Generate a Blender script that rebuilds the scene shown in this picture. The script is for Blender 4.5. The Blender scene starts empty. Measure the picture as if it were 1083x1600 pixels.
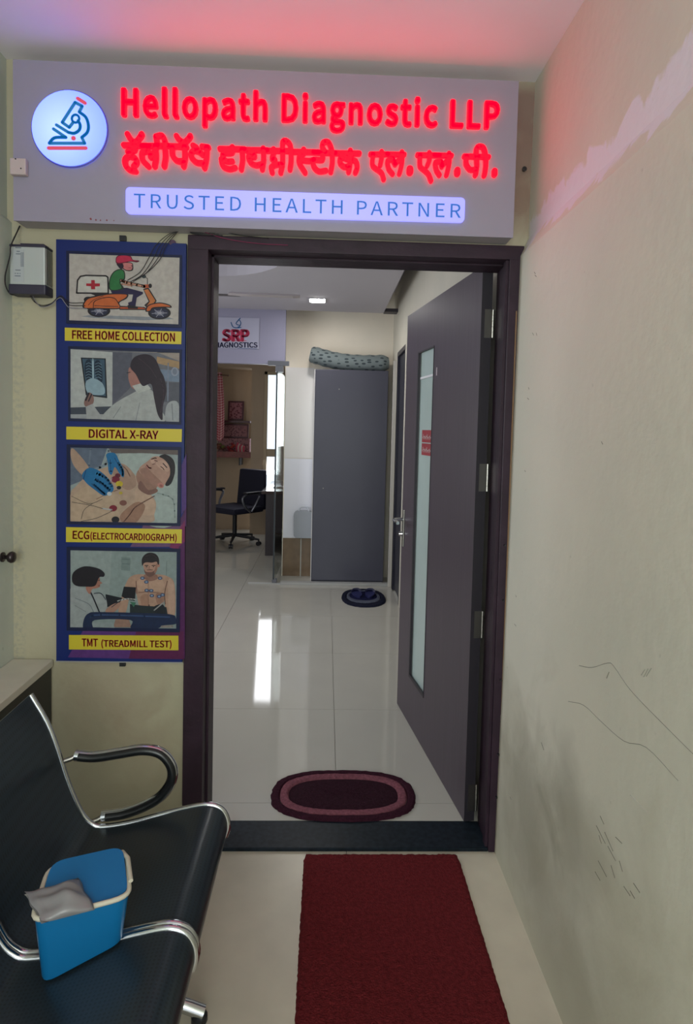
import bpy, bmesh, math, random
from mathutils import Vector, Matrix
R = math.radians
random.seed(4)
S = bpy.context.scene
COL = S.collection

# ------------------------------------------------------------------ camera
F = 960.0; PPX, PPY = 541.5, 722.5
YAW, PIT, ROL = R(1.92630893), R(2.93916201), R(1.35204195)
CAM = Vector((0.0, -2.05534863, 1.45))
cy, sy, cp, sp, cr, sr = math.cos(YAW), math.sin(YAW), math.cos(PIT), math.sin(PIT), math.cos(ROL), math.sin(ROL)
FW = Vector((sy*cp, cy*cp, -sp)); RT0 = Vector((cy, -sy, 0)); UP0 = RT0.cross(FW)
RT = cr*RT0 + sr*UP0; UP = -sr*RT0 + cr*UP0
cam = bpy.data.cameras.new('camera'); camo = bpy.data.objects.new('camera', cam); COL.objects.link(camo)
M = Matrix((RT, UP, -FW)).transposed().to_4x4(); M.translation = CAM
camo.matrix_world = M
cam.sensor_fit = 'VERTICAL'; cam.sensor_height = 24.0; cam.lens = F/1600*24.0
cam.shift_y = -(800-PPY)/1600.0; cam.clip_start = 0.02; cam.clip_end = 200
S.camera = camo

# ------------------------------------------------------------------ world, lights, exposure
S.view_settings.view_transform = 'Standard'; S.view_settings.look = 'None'
S.view_settings.gamma = 1; S.view_settings.use_curve_mapping = False
S.view_settings.exposure = 0.0
w = bpy.data.worlds.new('world'); S.world = w; w.use_nodes = True
bg = w.node_tree.nodes['Background']; bg.inputs[0].default_value = (0.86, 0.93, 1.0, 1); bg.inputs[1].default_value = 1.6

def area(name, loc, target, sx, sy_, power, col):
    l = bpy.data.lights.new(name, 'AREA'); l.shape = 'RECTANGLE'; l.size = sx; l.size_y = sy_
    l.energy = power; l.color = col
    o = bpy.data.objects.new(name, l); COL.objects.link(o); o.location = loc
    o.rotation_euler = (Vector(target)-Vector(loc)).to_track_quat('-Z', 'Y').to_euler()
    return o
area('corridor_daylight', (-0.1, -3.9, 1.7), (0.1, 0, 1.5), 1.4, 1.7, 44, (0.93, 1.0, 0.93))
area('hall_fill', (-2.1, 1.7, 1.6), (0.6, 2.2, 1.2), 1.6, 1.3, 26, (0.93, 0.95, 1.0))  # added fill light at an unseen opening in the hall's left wall
area('office_daylight', (-0.62, 6.12, 1.5), (-0.75, 4.2, 0.9), 0.5, 1.4, 16, (0.95, 0.97, 1.0))

# ------------------------------------------------------------------ helpers
def at(x, y, Y):                       # photograph direction met with a vertical plane Y
    r = RT*((x-PPX)/F) - UP*((y-PPY)/F) + FW
    return CAM + r*((Y-CAM.y)/r.y)
def atz(x, y, z):
    r = RT*((x-PPX)/F) - UP*((y-PPY)/F) + FW
    return CAM + r*((z-CAM.z)/r.z)
def lin(c):
    return tuple(((v/255)/12.92 if v/255 <= 0.04045 else (((v/255)+0.055)/1.055)**2.4) for v in c)
MATS = {}
def mat(name, rgb, rough=0.6, metal=0.0, spec=0.5, emit=None, es=1.0, noise=0, nscale=8, bump=0, bscale=60, trans=0, coat=0, detail=4):
    if name in MATS: return MATS[name]
    m = bpy.data.materials.new(name); m.use_nodes = True; nt = m.node_tree; b = nt.nodes['Principled BSDF']
    c = lin(rgb)+(1,)
    b.inputs['Base Color'].default_value = c; b.inputs['Roughness'].default_value = rough
    b.inputs['Metallic'].default_value = metal; b.inputs['Specular IOR Level'].default_value = spec
    b.inputs['Coat Weight'].default_value = coat
    if trans: b.inputs['Transmission Weight'].default_value = trans
    if emit is not None:
        b.inputs['Emission Color'].default_value = (tuple(emit) if max(emit) <= 1 else lin(emit))+(1,); b.inputs['Emission Strength'].default_value = es
    if noise or bump:
        tc = nt.nodes.new('ShaderNodeTexCoord')
    if noise:
        n = nt.nodes.new('ShaderNodeTexNoise'); n.inputs['Scale'].default_value = nscale; n.inputs['Detail'].default_value = detail
        nt.links.new(tc.outputs['Object'], n.inputs['Vector'])
        mr = nt.nodes.new('ShaderNodeMapRange'); mr.inputs[1].default_value = 0.3; mr.inputs[2].default_value = 0.7
        mr.inputs[3].default_value = 1-noise; mr.inputs[4].default_value = 1+noise
        nt.links.new(n.outputs[0], mr.inputs[0])
        mx = nt.nodes.new('ShaderNodeVectorMath'); mx.operation = 'SCALE'; mx.inputs[0].default_value = c[:3]
        nt.links.new(mr.outputs[0], mx.inputs['Scale']); nt.links.new(mx.outputs[0], b.inputs['Base Color'])
    if bump:
        n2 = nt.nodes.new('ShaderNodeTexNoise'); n2.inputs['Scale'].default_value = bscale; n2.inputs['Detail'].default_value = 5
        nt.links.new(tc.outputs['Object'], n2.inputs['Vector'])
        bp = nt.nodes.new('ShaderNodeBump'); bp.inputs['Strength'].default_value = bump; bp.inputs['Distance'].default_value = 0.01
        nt.links.new(n2.outputs[0], bp.inputs['Height']); nt.links.new(bp.outputs[0], b.inputs['Normal'])
    MATS[name] = m
    return m
def link(name, bm, m, parent=None, smooth=False):
    me = bpy.data.meshes.new(name)
    bmesh.ops.recalc_face_normals(bm, faces=bm.faces)
    bm.to_mesh(me); bm.free()
    for mm in (m if isinstance(m, (list, tuple)) else [m]): me.materials.append(mm)
    if smooth:
        for p in me.polygons: p.use_smooth = True
    o = bpy.data.objects.new(name, me); COL.objects.link(o)
    if parent is not None: o.parent = parent
    return o
def autosmooth(o, ang=35):
    me = o.data
    for p in me.polygons: p.use_smooth = True
    bm = bmesh.new(); bm.from_mesh(me)
    for e in bm.edges:
        if len(e.link_faces) == 2 and e.calc_face_angle(0) > R(ang): e.smooth = False
    bm.to_mesh(me); bm.free(); return o
def tag(o, label=None, cat=None, group=None, kind=None):
    if label: o['label'] = label
    if cat: o['category'] = cat
    if group: o['group'] = group
    if kind: o['kind'] = kind
    return o
def empty(name, loc, label=None, cat=None, group=None, kind=None, rz=0):
    o = bpy.data.objects.new(name, None); COL.objects.link(o); o.location = loc; o.rotation_euler = (0, 0, rz)
    o.empty_display_size = 0.1
    return tag(o, label, cat, group, kind)
def bx(bm, x0, x1, y0, y1, z0, z1, bev=0.0, mi=0):
    vs = [bm.verts.new(p) for p in ((x0,y0,z0),(x1,y0,z0),(x1,y1,z0),(x0,y1,z0),(x0,y0,z1),(x1,y0,z1),(x1,y1,z1),(x0,y1,z1))]
    fs = [bm.faces.new([vs[i] for i in q]) for q in ((3,2,1,0),(4,5,6,7),(0,1,5,4),(1,2,6,5),(2,3,7,6),(3,0,4,7))]
    for f in fs: f.material_index = mi
    if bev:
        es = list({e for f in fs for e in f.edges})
        bmesh.ops.bevel(bm, geom=es, offset=bev, segments=2, affect='EDGES', profile=0.6)
    return vs
def boxo(name, a, m, parent=None, bev=0.0):
    bm = bmesh.new(); bx(bm, *a, bev=bev); return link(name, bm, m, parent)
def loc_box(name, a, m, parent=None, bev=0.0):
    return boxo(name, a, m, parent, bev)
def catmull(pts, n=8, closed=False):
    P = [Vector(p) for p in pts]; out = []
    k = len(P); rng = range(k if closed else k-1)
    for i in rng:
        p1, p2 = P[i], P[(i+1) % k]
        p0 = P[(i-1) % k] if (closed or i > 0) else p1*2-p2
        p3 = P[(i+2) % k] if (closed or i < k-2) else p2*2-p1
        for j in range(n):
            t = j/n
            out.append(0.5*((2*p1)+(p2-p0)*t+(2*p0-5*p1+4*p2-p3)*t*t+(3*p1-p0-3*p2+p3)*t**3))
    if not closed: out.append(P[-1])
    return out
def tube(bm, pts, r, n=8, closed=False, flat=1.0, mi=0, up=Vector((0, 0, 1))):
    P = [Vector(p) for p in pts]; rings = []; k = len(P)
    prev = None
    for i, p in enumerate(P):
        if closed: t = P[(i+1) % k]-P[(i-1) % k]
        else: t = P[min(i+1, k-1)]-P[max(i-1, 0)]
        t.normalize()
        if prev is None:
            u = up if abs(t.dot(up)) < 0.95 else Vector((1, 0, 0))
            a = t.cross(u).normalized()
        else:
            a = (prev - t*prev.dot(t)).normalized()
        prev = a; b = t.cross(a)
        rr = r[i] if isinstance(r, (list, tuple)) else r
        rings.append([bm.verts.new(p + a*(rr*math.cos(2*math.pi*j/n)) + b*(rr*flat*math.sin(2*math.pi*j/n))) for j in range(n)])
    m = k if closed else k-1
    for i in range(m):
        A, B = rings[i], rings[(i+1) % k]
        for j in range(n):
            f = bm.faces.new((A[j], A[(j+1) % n], B[(j+1) % n], B[j])); f.material_index = mi
    if not closed:
        f = bm.faces.new(rings[0][::-1]); f.material_index = mi
        f = bm.faces.new(rings[-1]); f.material_index = mi
def tubeo(name, pts, r, m, parent=None, n=8, **k):
    bm = bmesh.new(); tube(bm, pts, r, n, **k); return autosmooth(link(name, bm, m, parent), 50)
def lathe(bm, prof, c, n=24, mi=0):
    rings = []
    for (r, z) in prof:
        rings.append([bm.verts.new((c[0]+max(r, 1e-4)*math.cos(2*math.pi*j/n), c[1]+max(r, 1e-4)*math.sin(2*math.pi*j/n), c[2]+z)) for j in range(n)])
    for i in range(len(rings)-1):
        for j in range(n):
            f = bm.faces.new((rings[i][j], rings[i][(j+1) % n], rings[i+1][(j+1) % n], rings[i+1][j])); f.material_index = mi
    bm.faces.new(rings[0][::-1]); bm.faces.new(rings[-1])
def prism(bm, pts, d, mi=0):            # closed outline pushed along vector d
    a = [bm.verts.new(p) for p in pts]; b = [bm.verts.new(Vector(p)+Vector(d)) for p in pts]
    n = len(a)
    fs = [bm.faces.new(a), bm.faces.new(b[::-1])] + [bm.faces.new((a[i], a[(i+1) % n], b[(i+1) % n], b[i])) for i in range(n)]
    for f in fs: f.material_index = mi
def sheet(bm, prof, y0, y1, th, mi=0):  # XZ profile polyline with thickness, swept along Y
    P = [Vector((p[0], 0, p[1])) for p in prof]; n = len(P); off = []
    for i in range(n):
        t = (P[min(i+1, n-1)]-P[max(i-1, 0)]).normalized(); nn = Vector((-t.z, 0, t.x)); off.append(P[i]-nn*th)
    loop = P + off[::-1]
    a = [bm.verts.new((p.x, y0, p.z)) for p in loop]; b = [bm.verts.new((p.x, y1, p.z)) for p in loop]
    k = len(a)
    for i in range(k): bm.faces.new((a[i], a[(i+1) % k], b[(i+1) % k], b[i]))
    for i in range(n-1):
        bm.faces.new((a[i], a[i+1], a[k-2-i], a[k-1-i])); bm.faces.new((b[i], b[i+1], b[k-2-i], b[k-1-i]))

# flat print: coloured shapes laid as thin ink layers on a board
class Art:
    def __init__(s, fn, step=0.00003, col_as=None):
        s.fn = fn; s.k = 0; s.step = step; s.bm = bmesh.new(); s.cols = []; s.idx = {}
    def mi(s, c):
        if c not in s.idx: s.idx[c] = len(s.cols); s.cols.append(c)
        return s.idx[c]
    def poly(s, pts, c, up=True):
        if up: s.k += 1
        vs = [s.bm.verts.new(s.fn(p[0], p[1], s.k*s.step)) for p in pts]
        try:
            f = s.bm.faces.new(vs); f.material_index = s.mi(c)
        except Exception: pass
    def blob(s, pts, c, n=5):
        q = catmull([(p[0], p[1], 0) for p in pts], n, True); s.poly([(v.x, v.y) for v in q], c)
    def ell(s, x, y, rx, ry, c, rot=0, n=20, up=True):
        ca, sa = math.cos(R(rot)), math.sin(R(rot))
        s.poly([(x+rx*math.cos(t)*ca-ry*math.sin(t)*sa, y+rx*math.cos(t)*sa+ry*math.sin(t)*ca) for t in [2*math.pi*i/n for i in range(n)]], c, up)
    def line(s, pts, wd, c, smooth=0, caps=True):
        s.k += 1
        if smooth: pts = [(v.x, v.y) for v in catmull([(p[0], p[1], 0) for p in pts], smooth)]
        for (a, b) in zip(pts[:-1], pts[1:]):
            dx, dy = b[0]-a[0], b[1]-a[1]; L = math.hypot(dx, dy) or 1; nx, ny = -dy/L*wd/2, dx/L*wd/2
            s.poly([(a[0]+nx, a[1]+ny), (b[0]+nx, b[1]+ny), (b[0]-nx, b[1]-ny), (a[0]-nx, a[1]-ny)], c, False)
        if caps:
            for p in pts: s.ell(p[0], p[1], wd/2, wd/2, c, 0, 8, False)
    def border(s, inn, out, c):
        for i in range(4):
            j = (i+1) % 4; s.poly([out[i], out[j], inn[j], inn[i]], c, i == 0)
    def done(s, name, parent, rough=0.45):
        s.cols = [tuple(int(v*0.9) for v in c) for c in s.cols]
        ms = [mat('print_%02x%02x%02x' % c, c, rough, spec=0.3, noise=0.10, nscale=70) for c in s.cols]
        return link(name, s.bm, ms, parent)

FONTTMP = []
def load_font(fn):
    try:
        import os
        return bpy.data.fonts.load(os.path.join(bpy.utils.system_resource('DATAFILES'), 'fonts', fn))
    except Exception: return None
SANS = load_font('Noto Sans CJK Regular.woff2')
def text_mesh(txt, off=0.0, ext=0.0, spacing=1.0):
    cu = bpy.data.curves.new('lettering', 'FONT'); cu.body = txt; cu.offset = off; cu.extrude = ext; cu.space_character = spacing
    if SANS: cu.font = SANS
    cu.resolution_u = 3
    o = bpy.data.objects.new('lettering', cu); COL.objects.link(o)
    bpy.context.view_layer.update()
    me = bpy.data.meshes.new_from_object(o.evaluated_get(bpy.context.evaluated_depsgraph_get()))
    COL.objects.unlink(o); bpy.data.objects.remove(o); bpy.data.curves.remove(cu)
    return me
_hm = text_mesh('H'); CAPH = max(v.co.y for v in _hm.vertices); bpy.data.meshes.remove(_hm)
def place_text(txt, p0, p1, height, depth, m, name, parent, off=0.0, spacing=1.0, asc=None, bold=0.0):
    # baseline from p0 to p1 in a vertical XZ plane, letters facing -Y
    me = text_mesh(txt, off, 0.05 if depth else 0.0, spacing)
    if bold:
        bb = bmesh.new()
        for i_, (ox, oy) in enumerate(((0, 0), (1, 0), (-1, 0), (0.7, 0.5), (-0.7, 0.5), (0.7, -0.5), (-0.7, -0.5), (0, 0.6), (0, -0.6))):
            b2 = bmesh.new(); b2.from_mesh(me)
            for v in b2.verts: v.co += Vector((ox*bold, oy*bold, (i_ % 3)*0.0004))
            m2 = bpy.data.meshes.new('tmp'); b2.to_mesh(m2); b2.free(); bb.from_mesh(m2); bpy.data.meshes.remove(m2)
        bb.to_mesh(me); bb.free()
    xs = [v.co.x for v in me.vertices]
    h = (asc if asc else CAPH)
    p0 = Vector(p0); p1 = Vector(p1); ex = (p1-p0); L = ex.length; ex = ex/L
    sx = L/(max(xs)-min(xs)); x0 = min(xs); sz = height/h
    ez = Vector((-ex.z, 0, ex.x))
    for v in me.vertices:
        c = v.co.copy()
        v.co = p0 + ex*((c.x-x0)*sx) + ez*(c.y*sz) + Vector((0, -1, 0))*((c.z+0.05)*depth/0.1 if depth else 0.0)
    me.materials.clear(); me.materials.append(m)
    o = bpy.data.objects.new(name, me); COL.objects.link(o); o.parent = parent
    return o
def split_letters(o, name, m, parent):
    bm = bmesh.new(); bm.from_mesh(o.data); seen = set(); comps = []
    for v in bm.verts:
        if v in seen: continue
        st = [v]; seen.add(v); c = []
        while st:
            a = st.pop(); c.append(a)
            for e in a.link_edges:
                b = e.other_vert(a)
                if b not in seen: seen.add(b); st.append(b)
        comps.append(c)
    comps = [(min(v.co.x for v in c), max(v.co.x for v in c), c) for c in comps]; comps.sort(key=lambda t: t[0])
    groups = []
    for a, b, c in comps:
        if groups and a < groups[-1][1]-0.003: groups[-1][1] = max(groups[-1][1], b); groups[-1][2].extend(c)
        else: groups.append([a, b, list(c)])
    for a, b, c in groups:
        cs = set(c); nb = bmesh.new(); mp = {v: nb.verts.new(v.co) for v in c}
        for f in bm.faces:
            if f.verts[0] in cs:
                try: nb.faces.new([mp[v] for v in f.verts])
                except Exception: pass
        link(name, nb, m, parent)
    bm.free(); me = o.data; bpy.data.objects.remove(o); bpy.data.meshes.remove(me)

# ------------------------------------------------------------------ materials of the shell
def wall_material(name, rgb, smear=False, rough_zone=False, stain_or_shade=None, dirt=0.0):
    m = bpy.data.materials.new(name); m.use_nodes = True; nt = m.node_tree; N = nt.nodes; L = nt.links
    b = N['Principled BSDF']; b.inputs['Roughness'].default_value = 0.62; b.inputs['Specular IOR Level'].default_value = 0.25
    g = N.new('ShaderNodeNewGeometry'); sep = N.new('ShaderNodeSeparateXYZ'); L.new(g.outputs['Position'], sep.inputs[0])
    def noise(scale, det=5, dist=0.0):
        n = N.new('ShaderNodeTexNoise'); n.inputs['Scale'].default_value = scale; n.inputs['Detail'].default_value = det
        n.inputs['Distortion'].default_value = dist; L.new(g.outputs['Position'], n.inputs['Vector']); return n.outputs[0]
    def mr(src, a, c, d=0.0, e=1.0):
        n = N.new('ShaderNodeMapRange'); n.inputs[1].default_value = a; n.inputs[2].default_value = c
        n.inputs[3].default_value = d; n.inputs[4].default_value = e; L.new(src, n.inputs[0]); return n.outputs[0]
    def mul(a, c, op='MULTIPLY'):
        n = N.new('ShaderNodeMath'); n.operation = op
        for i, v in enumerate((a, c)):
            if isinstance(v, (int, float)): n.inputs[i].default_value = v
            else: L.new(v, n.inputs[i])
        return n.outputs[0]
    def mix(fac, a, c):
        n = N.new('ShaderNodeMix'); n.data_type = 'RGBA'; L.new(fac, n.inputs[0])
        for i, v in ((6, a), (7, c)):
            if isinstance(v, tuple): n.inputs[i].default_value = v+(1,)
            else: L.new(v, n.inputs[i])
        return n.outputs[2]
    base = lin(rgb)
    col = mix(mr(noise(2.2), 0.35, 0.7), base, tuple(v*k for v, k in zip(base, (0.90, 0.92, 0.93))))
    specks = mr(noise(38, 3), 0.73, 0.78)
    col = mix(mul(specks, 0.35), col, tuple(v*0.55 for v in base))
    hb = noise(26, 6)
    bump = N.new('ShaderNodeBump'); bump.inputs['Strength'].default_value = 0.25; bump.inputs['Distance'].default_value = 0.006
    L.new(hb, bump.inputs['Height']); L.new(bump.outputs[0], b.inputs['Normal'])
    X, Y, Z = sep.outputs
    if smear:
        zz = mul(Z, mr(noise(9, 6, 1.0), 0.3, 0.7, -0.035, 0.035), 'ADD')
        band = mul(mr(zz, 2.068, 2.080), mr(zz, 2.165, 2.180, 1, 0)); band = mul(band, mr(Y, -0.02, 0.0, 1, 0))
        col = mix(mul(band, 0.95), col, lin((232, 230, 238)))
    if rough_zone:
        sp_ = mr(noise(70, 6), 0.45, 0.62)
        zone = mul(mr(X, -0.985, -1.0), mr(Z, 2.10, 2.06))
        col = mix(mul(zone, mul(sp_, 0.55)), col, lin((150, 150, 140)))
    if stain_or_shade:
        for (sx, sy_, sz, rr, k, cc) in stain_or_shade:
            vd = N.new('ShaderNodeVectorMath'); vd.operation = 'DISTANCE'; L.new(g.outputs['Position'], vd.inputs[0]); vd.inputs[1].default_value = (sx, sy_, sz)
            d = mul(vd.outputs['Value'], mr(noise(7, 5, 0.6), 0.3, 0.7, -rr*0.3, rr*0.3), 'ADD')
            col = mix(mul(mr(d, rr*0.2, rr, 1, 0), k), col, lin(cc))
    if dirt:
        zz = mul(Z, mr(noise(3.0, 6, 1.2), 0.3, 0.7, -0.25, 0.25), 'ADD')
        col = mix(mul(mr(zz, 0.75, 0.1), dirt), col, tuple(v*k for v, k in zip(base, (0.52, 0.5, 0.42))))
    L.new(col, b.inputs['Base Color'])
    return m

CREAM = (193, 187, 163)
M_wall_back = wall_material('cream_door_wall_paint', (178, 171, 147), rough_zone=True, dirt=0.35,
    stain_or_shade=[(-0.72, 0, 0.55, 0.22, 0.35, (135, 112, 96)), (-0.60, 0, 0.38, 0.16, 0.3, (135, 112, 96)), (0.625, 0, 2.50, 0.16, 0.9, (128, 104, 96)), (0.625, 0, 2.36, 0.15, 0.9, (132, 108, 98)), (0.625, 0, 2.22, 0.13, 0.9, (136, 114, 100))])  # high brown spots paint in the shade beside the sign; low ones are stains
M_wall_right = wall_material('cream_right_wall_paint', (222, 219, 203), smear=True, dirt=0.6,
    stain_or_shade=[(0.62, -0.62, 0.50, 0.22, 0.35, (110, 106, 92)), (0.62, -0.30, 0.35, 0.3, 0.45, (112, 108, 88))])
M_wall_left = wall_material('pale_left_wall_paint', (196, 202, 192))
M_wall_in = wall_material('cream_hall_paint', (206, 200, 186))
M_wall_off = wall_material('tan_office_paint', (178, 158, 136))
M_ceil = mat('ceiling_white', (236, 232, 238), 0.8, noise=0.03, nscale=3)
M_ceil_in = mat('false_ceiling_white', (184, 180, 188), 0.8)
M_frame = mat('dark_brown_frame', (48, 33, 45), 0.5, spec=0.25, noise=0.22, nscale=14, bump=0.12, bscale=40)
def wood(name, rgb, rough, k=0.12):
    m = bpy.data.materials.new(name); m.use_nodes = True; nt = m.node_tree; N = nt.nodes; L = nt.links; b = N['Principled BSDF']
    tc = N.new('ShaderNodeTexCoord'); mp = N.new('ShaderNodeMapping'); mp.inputs['Scale'].default_value = (40, 40, 1.6)
    n = N.new('ShaderNodeTexNoise'); n.inputs['Scale'].default_value = 1.5; n.inputs['Detail'].default_value = 6
    L.new(tc.outputs['Object'], mp.inputs[0]); L.new(mp.outputs[0], n.inputs['Vector'])
    mr = N.new('ShaderNodeMapRange'); mr.inputs[1].default_value = 0.3; mr.inputs[2].default_value = 0.7; mr.inputs[3].default_value = 1-k; mr.inputs[4].default_value = 1+k
    L.new(n.outputs[0], mr.inputs[0]); sc = N.new('ShaderNodeVectorMath'); sc.operation = 'SCALE'; sc.inputs[0].default_value = lin(rgb)
    L.new(mr.outputs[0], sc.inputs['Scale']); L.new(sc.outputs[0], b.inputs['Base Color']); b.inputs['Roughness'].default_value = rough
    return m
M_leaf = wood('door_leaf_laminate', (70, 60, 72), 0.38)
M_edge = mat('door_edge_dark', (38, 34, 42), 0.5)
M_granite = mat('black_granite', (24, 32, 40), 0.35, spec=0.15, noise=0.45, nscale=60)
M_tile_in = mat('glossy_cream_tile', (184, 181, 172), 0.06, spec=0.55, noise=0.03, nscale=3)
M_tile_out = mat('matt_cream_tile', (198, 190, 172), 0.3, noise=0.10, nscale=5, detail=8)
M_grout = mat('tile_grout', (168, 164, 154), 0.8)
M_chrome = mat('chrome', (205, 208, 212), 0.14, metal=1.0)
M_steel = mat('brushed_steel', (150, 148, 142), 0.35, metal=1.0)
M_black = mat('black_plastic', (24, 26, 30), 0.45)
M_wire = mat('black_cable', (30, 28, 32), 0.5)

# ------------------------------------------------------------------ setting: floor, walls, ceilings
def st(o): o['kind'] = 'structure'; return o
floor = st(empty('floor', (0, 0, 0)))
XL, XR = -1.03, 0.62
def tiles(nx0, nx1, ny0, ny1, w_, l_, ztop, m, x0, y0, th=0.012, gap=0.002):
    base = None
    for i in range(nx0, nx1):
        for j in range(ny0, ny1):
            yield x0+i*w_, x0+(i+1)*w_, y0+j*l_, y0+(j+1)*l_
def lay(name, w_, l_, xs, ys, x0, y0, ztop, m, gap=0.0016):
    i0 = math.floor((xs[0]-x0)/w_); j0 = math.floor((ys[0]-y0)/l_)
    i = i0
    while x0+i*w_ < xs[1]-1e-6:
        j = j0
        while y0+j*l_ < ys[1]-1e-6:
            a, b = max(xs[0], x0+i*w_)+gap/2, min(xs[1], x0+(i+1)*w_)-gap/2
            c, d = max(ys[0], y0+j*l_)+gap/2, min(ys[1], y0+(j+1)*l_)-gap/2
            if b-a > 0.01 and d-c > 0.01:
                boxo(name, (a, b, c, d, ztop-0.01, ztop), m, floor)
            j += 1
        i += 1
boxo('floor_bed', (-2.3, 0.9, -4.2, 6.9, -0.06, -0.0115), M_grout, floor)
lay('floor_tile', 0.8, 0.8, (XL, 0.66), (-4.0, 0.0), -0.70, -4.75, 0.0, M_tile_out)
boxo('floor_bed', (-2.2, 0.63, 0.142, 6.7, -0.0115, 0.0005), M_grout, floor)
lay('glossy_tile', 0.8, 0.8, (-2.2, 0.63), (0.142, 6.7), -2.75+0.42, -0.55, 0.011, M_tile_in, 0.0022)

# wall with the doorway (outer)
bm = bmesh.new()
bx(bm, -1.2, -0.462, 0, 0.13, 0, 2.80); bx(bm, -0.462, 0.617, 0, 0.13, 2.072, 2.80); bx(bm, 0.617, 0.8, 0.0, 0.13, 0, 2.80)
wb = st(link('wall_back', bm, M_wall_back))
# right wall: thick plaster below, set back above the door head
bm = bmesh.new()
prism(bm, [(0.615, -4, -0.02), (0.622, -4, 1.0), (0.628, -4, 2.04), (0.655, -4, 2.10), (0.660, -4, 2.75), (0.85, -4, 2.75), (0.85, -4, -0.02)], (0, 4.0, 0))
wr = st(link('wall_right', bm, M_wall_right))
bm = bmesh.new()
prism(bm, [(-1.03, -4, -0.02), (-1.03, -4, 2.095), (-1.045, -4, 2.11), (-1.045, -4, 2.75), (-1.2, -4, 2.75), (-1.2, -4, -0.02)], (0, 4.0, 0))
wl = st(link('wall_left', bm, M_wall_left))
st(boxo('ceiling', (-1.1, 0.75, -4.0, 0.0, 2.606, 2.75), M_ceil))
# corridor closes behind the camera with a wide opening
bm = bmesh.new(); bx(bm, -1.2, 0.85, -4.15, -4.0, 2.35, 2.75); bx(bm, -1.2, -0.9, -4.15, -4.0, 0, 2.35); bx(bm, 0.7, 0.85, -4.15, -4.0, 0, 2.35)
st(link('wall_front', bm, M_wall_in))

# hall beyond the door
bm = bmesh.new()
bx(bm, 0.63, 0.8, 0.13, 2.98, 0, 2.9); bx(bm, 0.63, 0.8, 3.56, 6.9, 0, 2.9); bx(bm, 0.63, 0.8, 2.98, 3.56, 2.17, 2.9)
st(link('wall_hall_right', bm, M_wall_in))
bm = bmesh.new()   # left side of the hall, unseen, with a window opening added for fill light
bx(bm, -2.35, -2.2, 0.0, 0.9, 0, 2.9); bx(bm, -2.35, -2.2, 2.6, 6.9, 0, 2.9); bx(bm, -2.35, -2.2, 0.9, 2.6, 0, 0.9); bx(bm, -2.35, -2.2, 0.9, 2.6, 2.3, 2.9)
bx(bm, -2.35, -1.2, 0.0, 0.13, 0, 2.9)
st(link('wall_hall_left', bm, M_wall_in))
# false ceiling with round recess
bm = bmesh.new(); CX, CYc, CR = -0.90, 1.85, 0.62
NS = 48; ring = [(CX+CR*math.cos(2*math.pi*i/NS), CYc+CR*math.sin(2*math.pi*i/NS)) for i in range(NS)]
x0, x1, y0, y1 = -2.2, 0.50, 0.13, 3.65
def edgept(a):
    dx, dy = math.cos(a), math.sin(a); ts = []
    if dx > 1e-9: ts.append((x1-CX)/dx)
    if dx < -1e-9: ts.append((x0-CX)/dx)
    if dy > 1e-9: ts.append((y1-CYc)/dy)
    if dy < -1e-9: ts.append((y0-CYc)/dy)
    t = min(ts); return (CX+dx*t, CYc+dy*t)
angs = sorted([2*math.pi*i/NS for i in range(NS)] + [math.atan2(yy-CYc, xx-CX) % (2*math.pi) for xx in (x0, x1) for yy in (y0, y1)])
inn = [(CX+CR*math.cos(a), CYc+CR*math.sin(a)) for a in angs]; out = [edgept(a) for a in angs]; K = len(angs)
for z in (2.54,):
    A = [bm.verts.new((p[0], p[1], z)) for p in inn]; B = [bm.verts.new((p[0], p[1], z)) for p in out]
    for i in range(K): bm.faces.new((A[i], A[(i+1) % K], B[(i+1) % K], B[i]))
    U = [bm.verts.new((p[0], p[1], 2.62)) for p in inn]; V = [bm.verts.new((p[0], p[1], 2.62)) for p in out]
    for i in range(K):
        bm.faces.new((A[i], U[i], U[(i+1) % K], A[(i+1) % K])); bm.faces.new((B[i], B[(i+1) % K], V[(i+1) % K], V[i]))
    bm.faces.new(U)
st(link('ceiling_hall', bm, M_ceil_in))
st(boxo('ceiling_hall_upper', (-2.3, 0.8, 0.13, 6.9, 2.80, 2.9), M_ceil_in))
# wall at the end of the hall and header over the office opening
bm = bmesh.new(); bx(bm, -0.412, 0.63, 3.95, 4.05, 0, 2.80)
we = st(link('wall_hall_end', bm, wall_material('cream_end_wall_paint', (240, 230, 214))))
boxo('dado_tile', (-0.405, -0.13, 3.942, 3.9495, 0.012, 0.385), mat('tan_dado_tile', (118, 96, 72), 0.35, noise=0.15, nscale=12), we)
for z0_, z1_, c_ in ((0.388, 1.169, (238, 238, 248)), (1.174, 2.05, (238, 234, 232))): boxo('laminate_panel', (-0.405, -0.13, 3.943, 3.9495, z0_, z1_), mat('laminate_%d' % c_[1], c_, 0.25), we)
hd = st(boxo('wall_header', (-2.2, -0.395, 3.65, 3.72, 2.045, 2.80), mat('header_shade_grey', (138, 136, 158), 0.55)))  # white header dimmed to grey, its shade put into the base colour
# office
bm = bmesh.new()
bx(bm, -1.02, -0.85, 6.3, 6.45, 0, 2.9)      # pier beside the window
bx(bm, -0.85, -0.55, 6.3, 6.45, 2.22, 2.9); bx(bm, -0.85, -0.55, 6.3, 6.45, 0, 0.62)
bx(bm, -0.55, 0.8, 6.3, 6.45, 0, 2.9); bx(bm, -2.3, -1.02, 6.72, 6.85, 0, 2.9); bx(bm, -2.3, -1.02, 6.3, 6.72, 2.27, 2.9)
st(link('wall_office_end', bm, M_wall_off))

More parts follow.
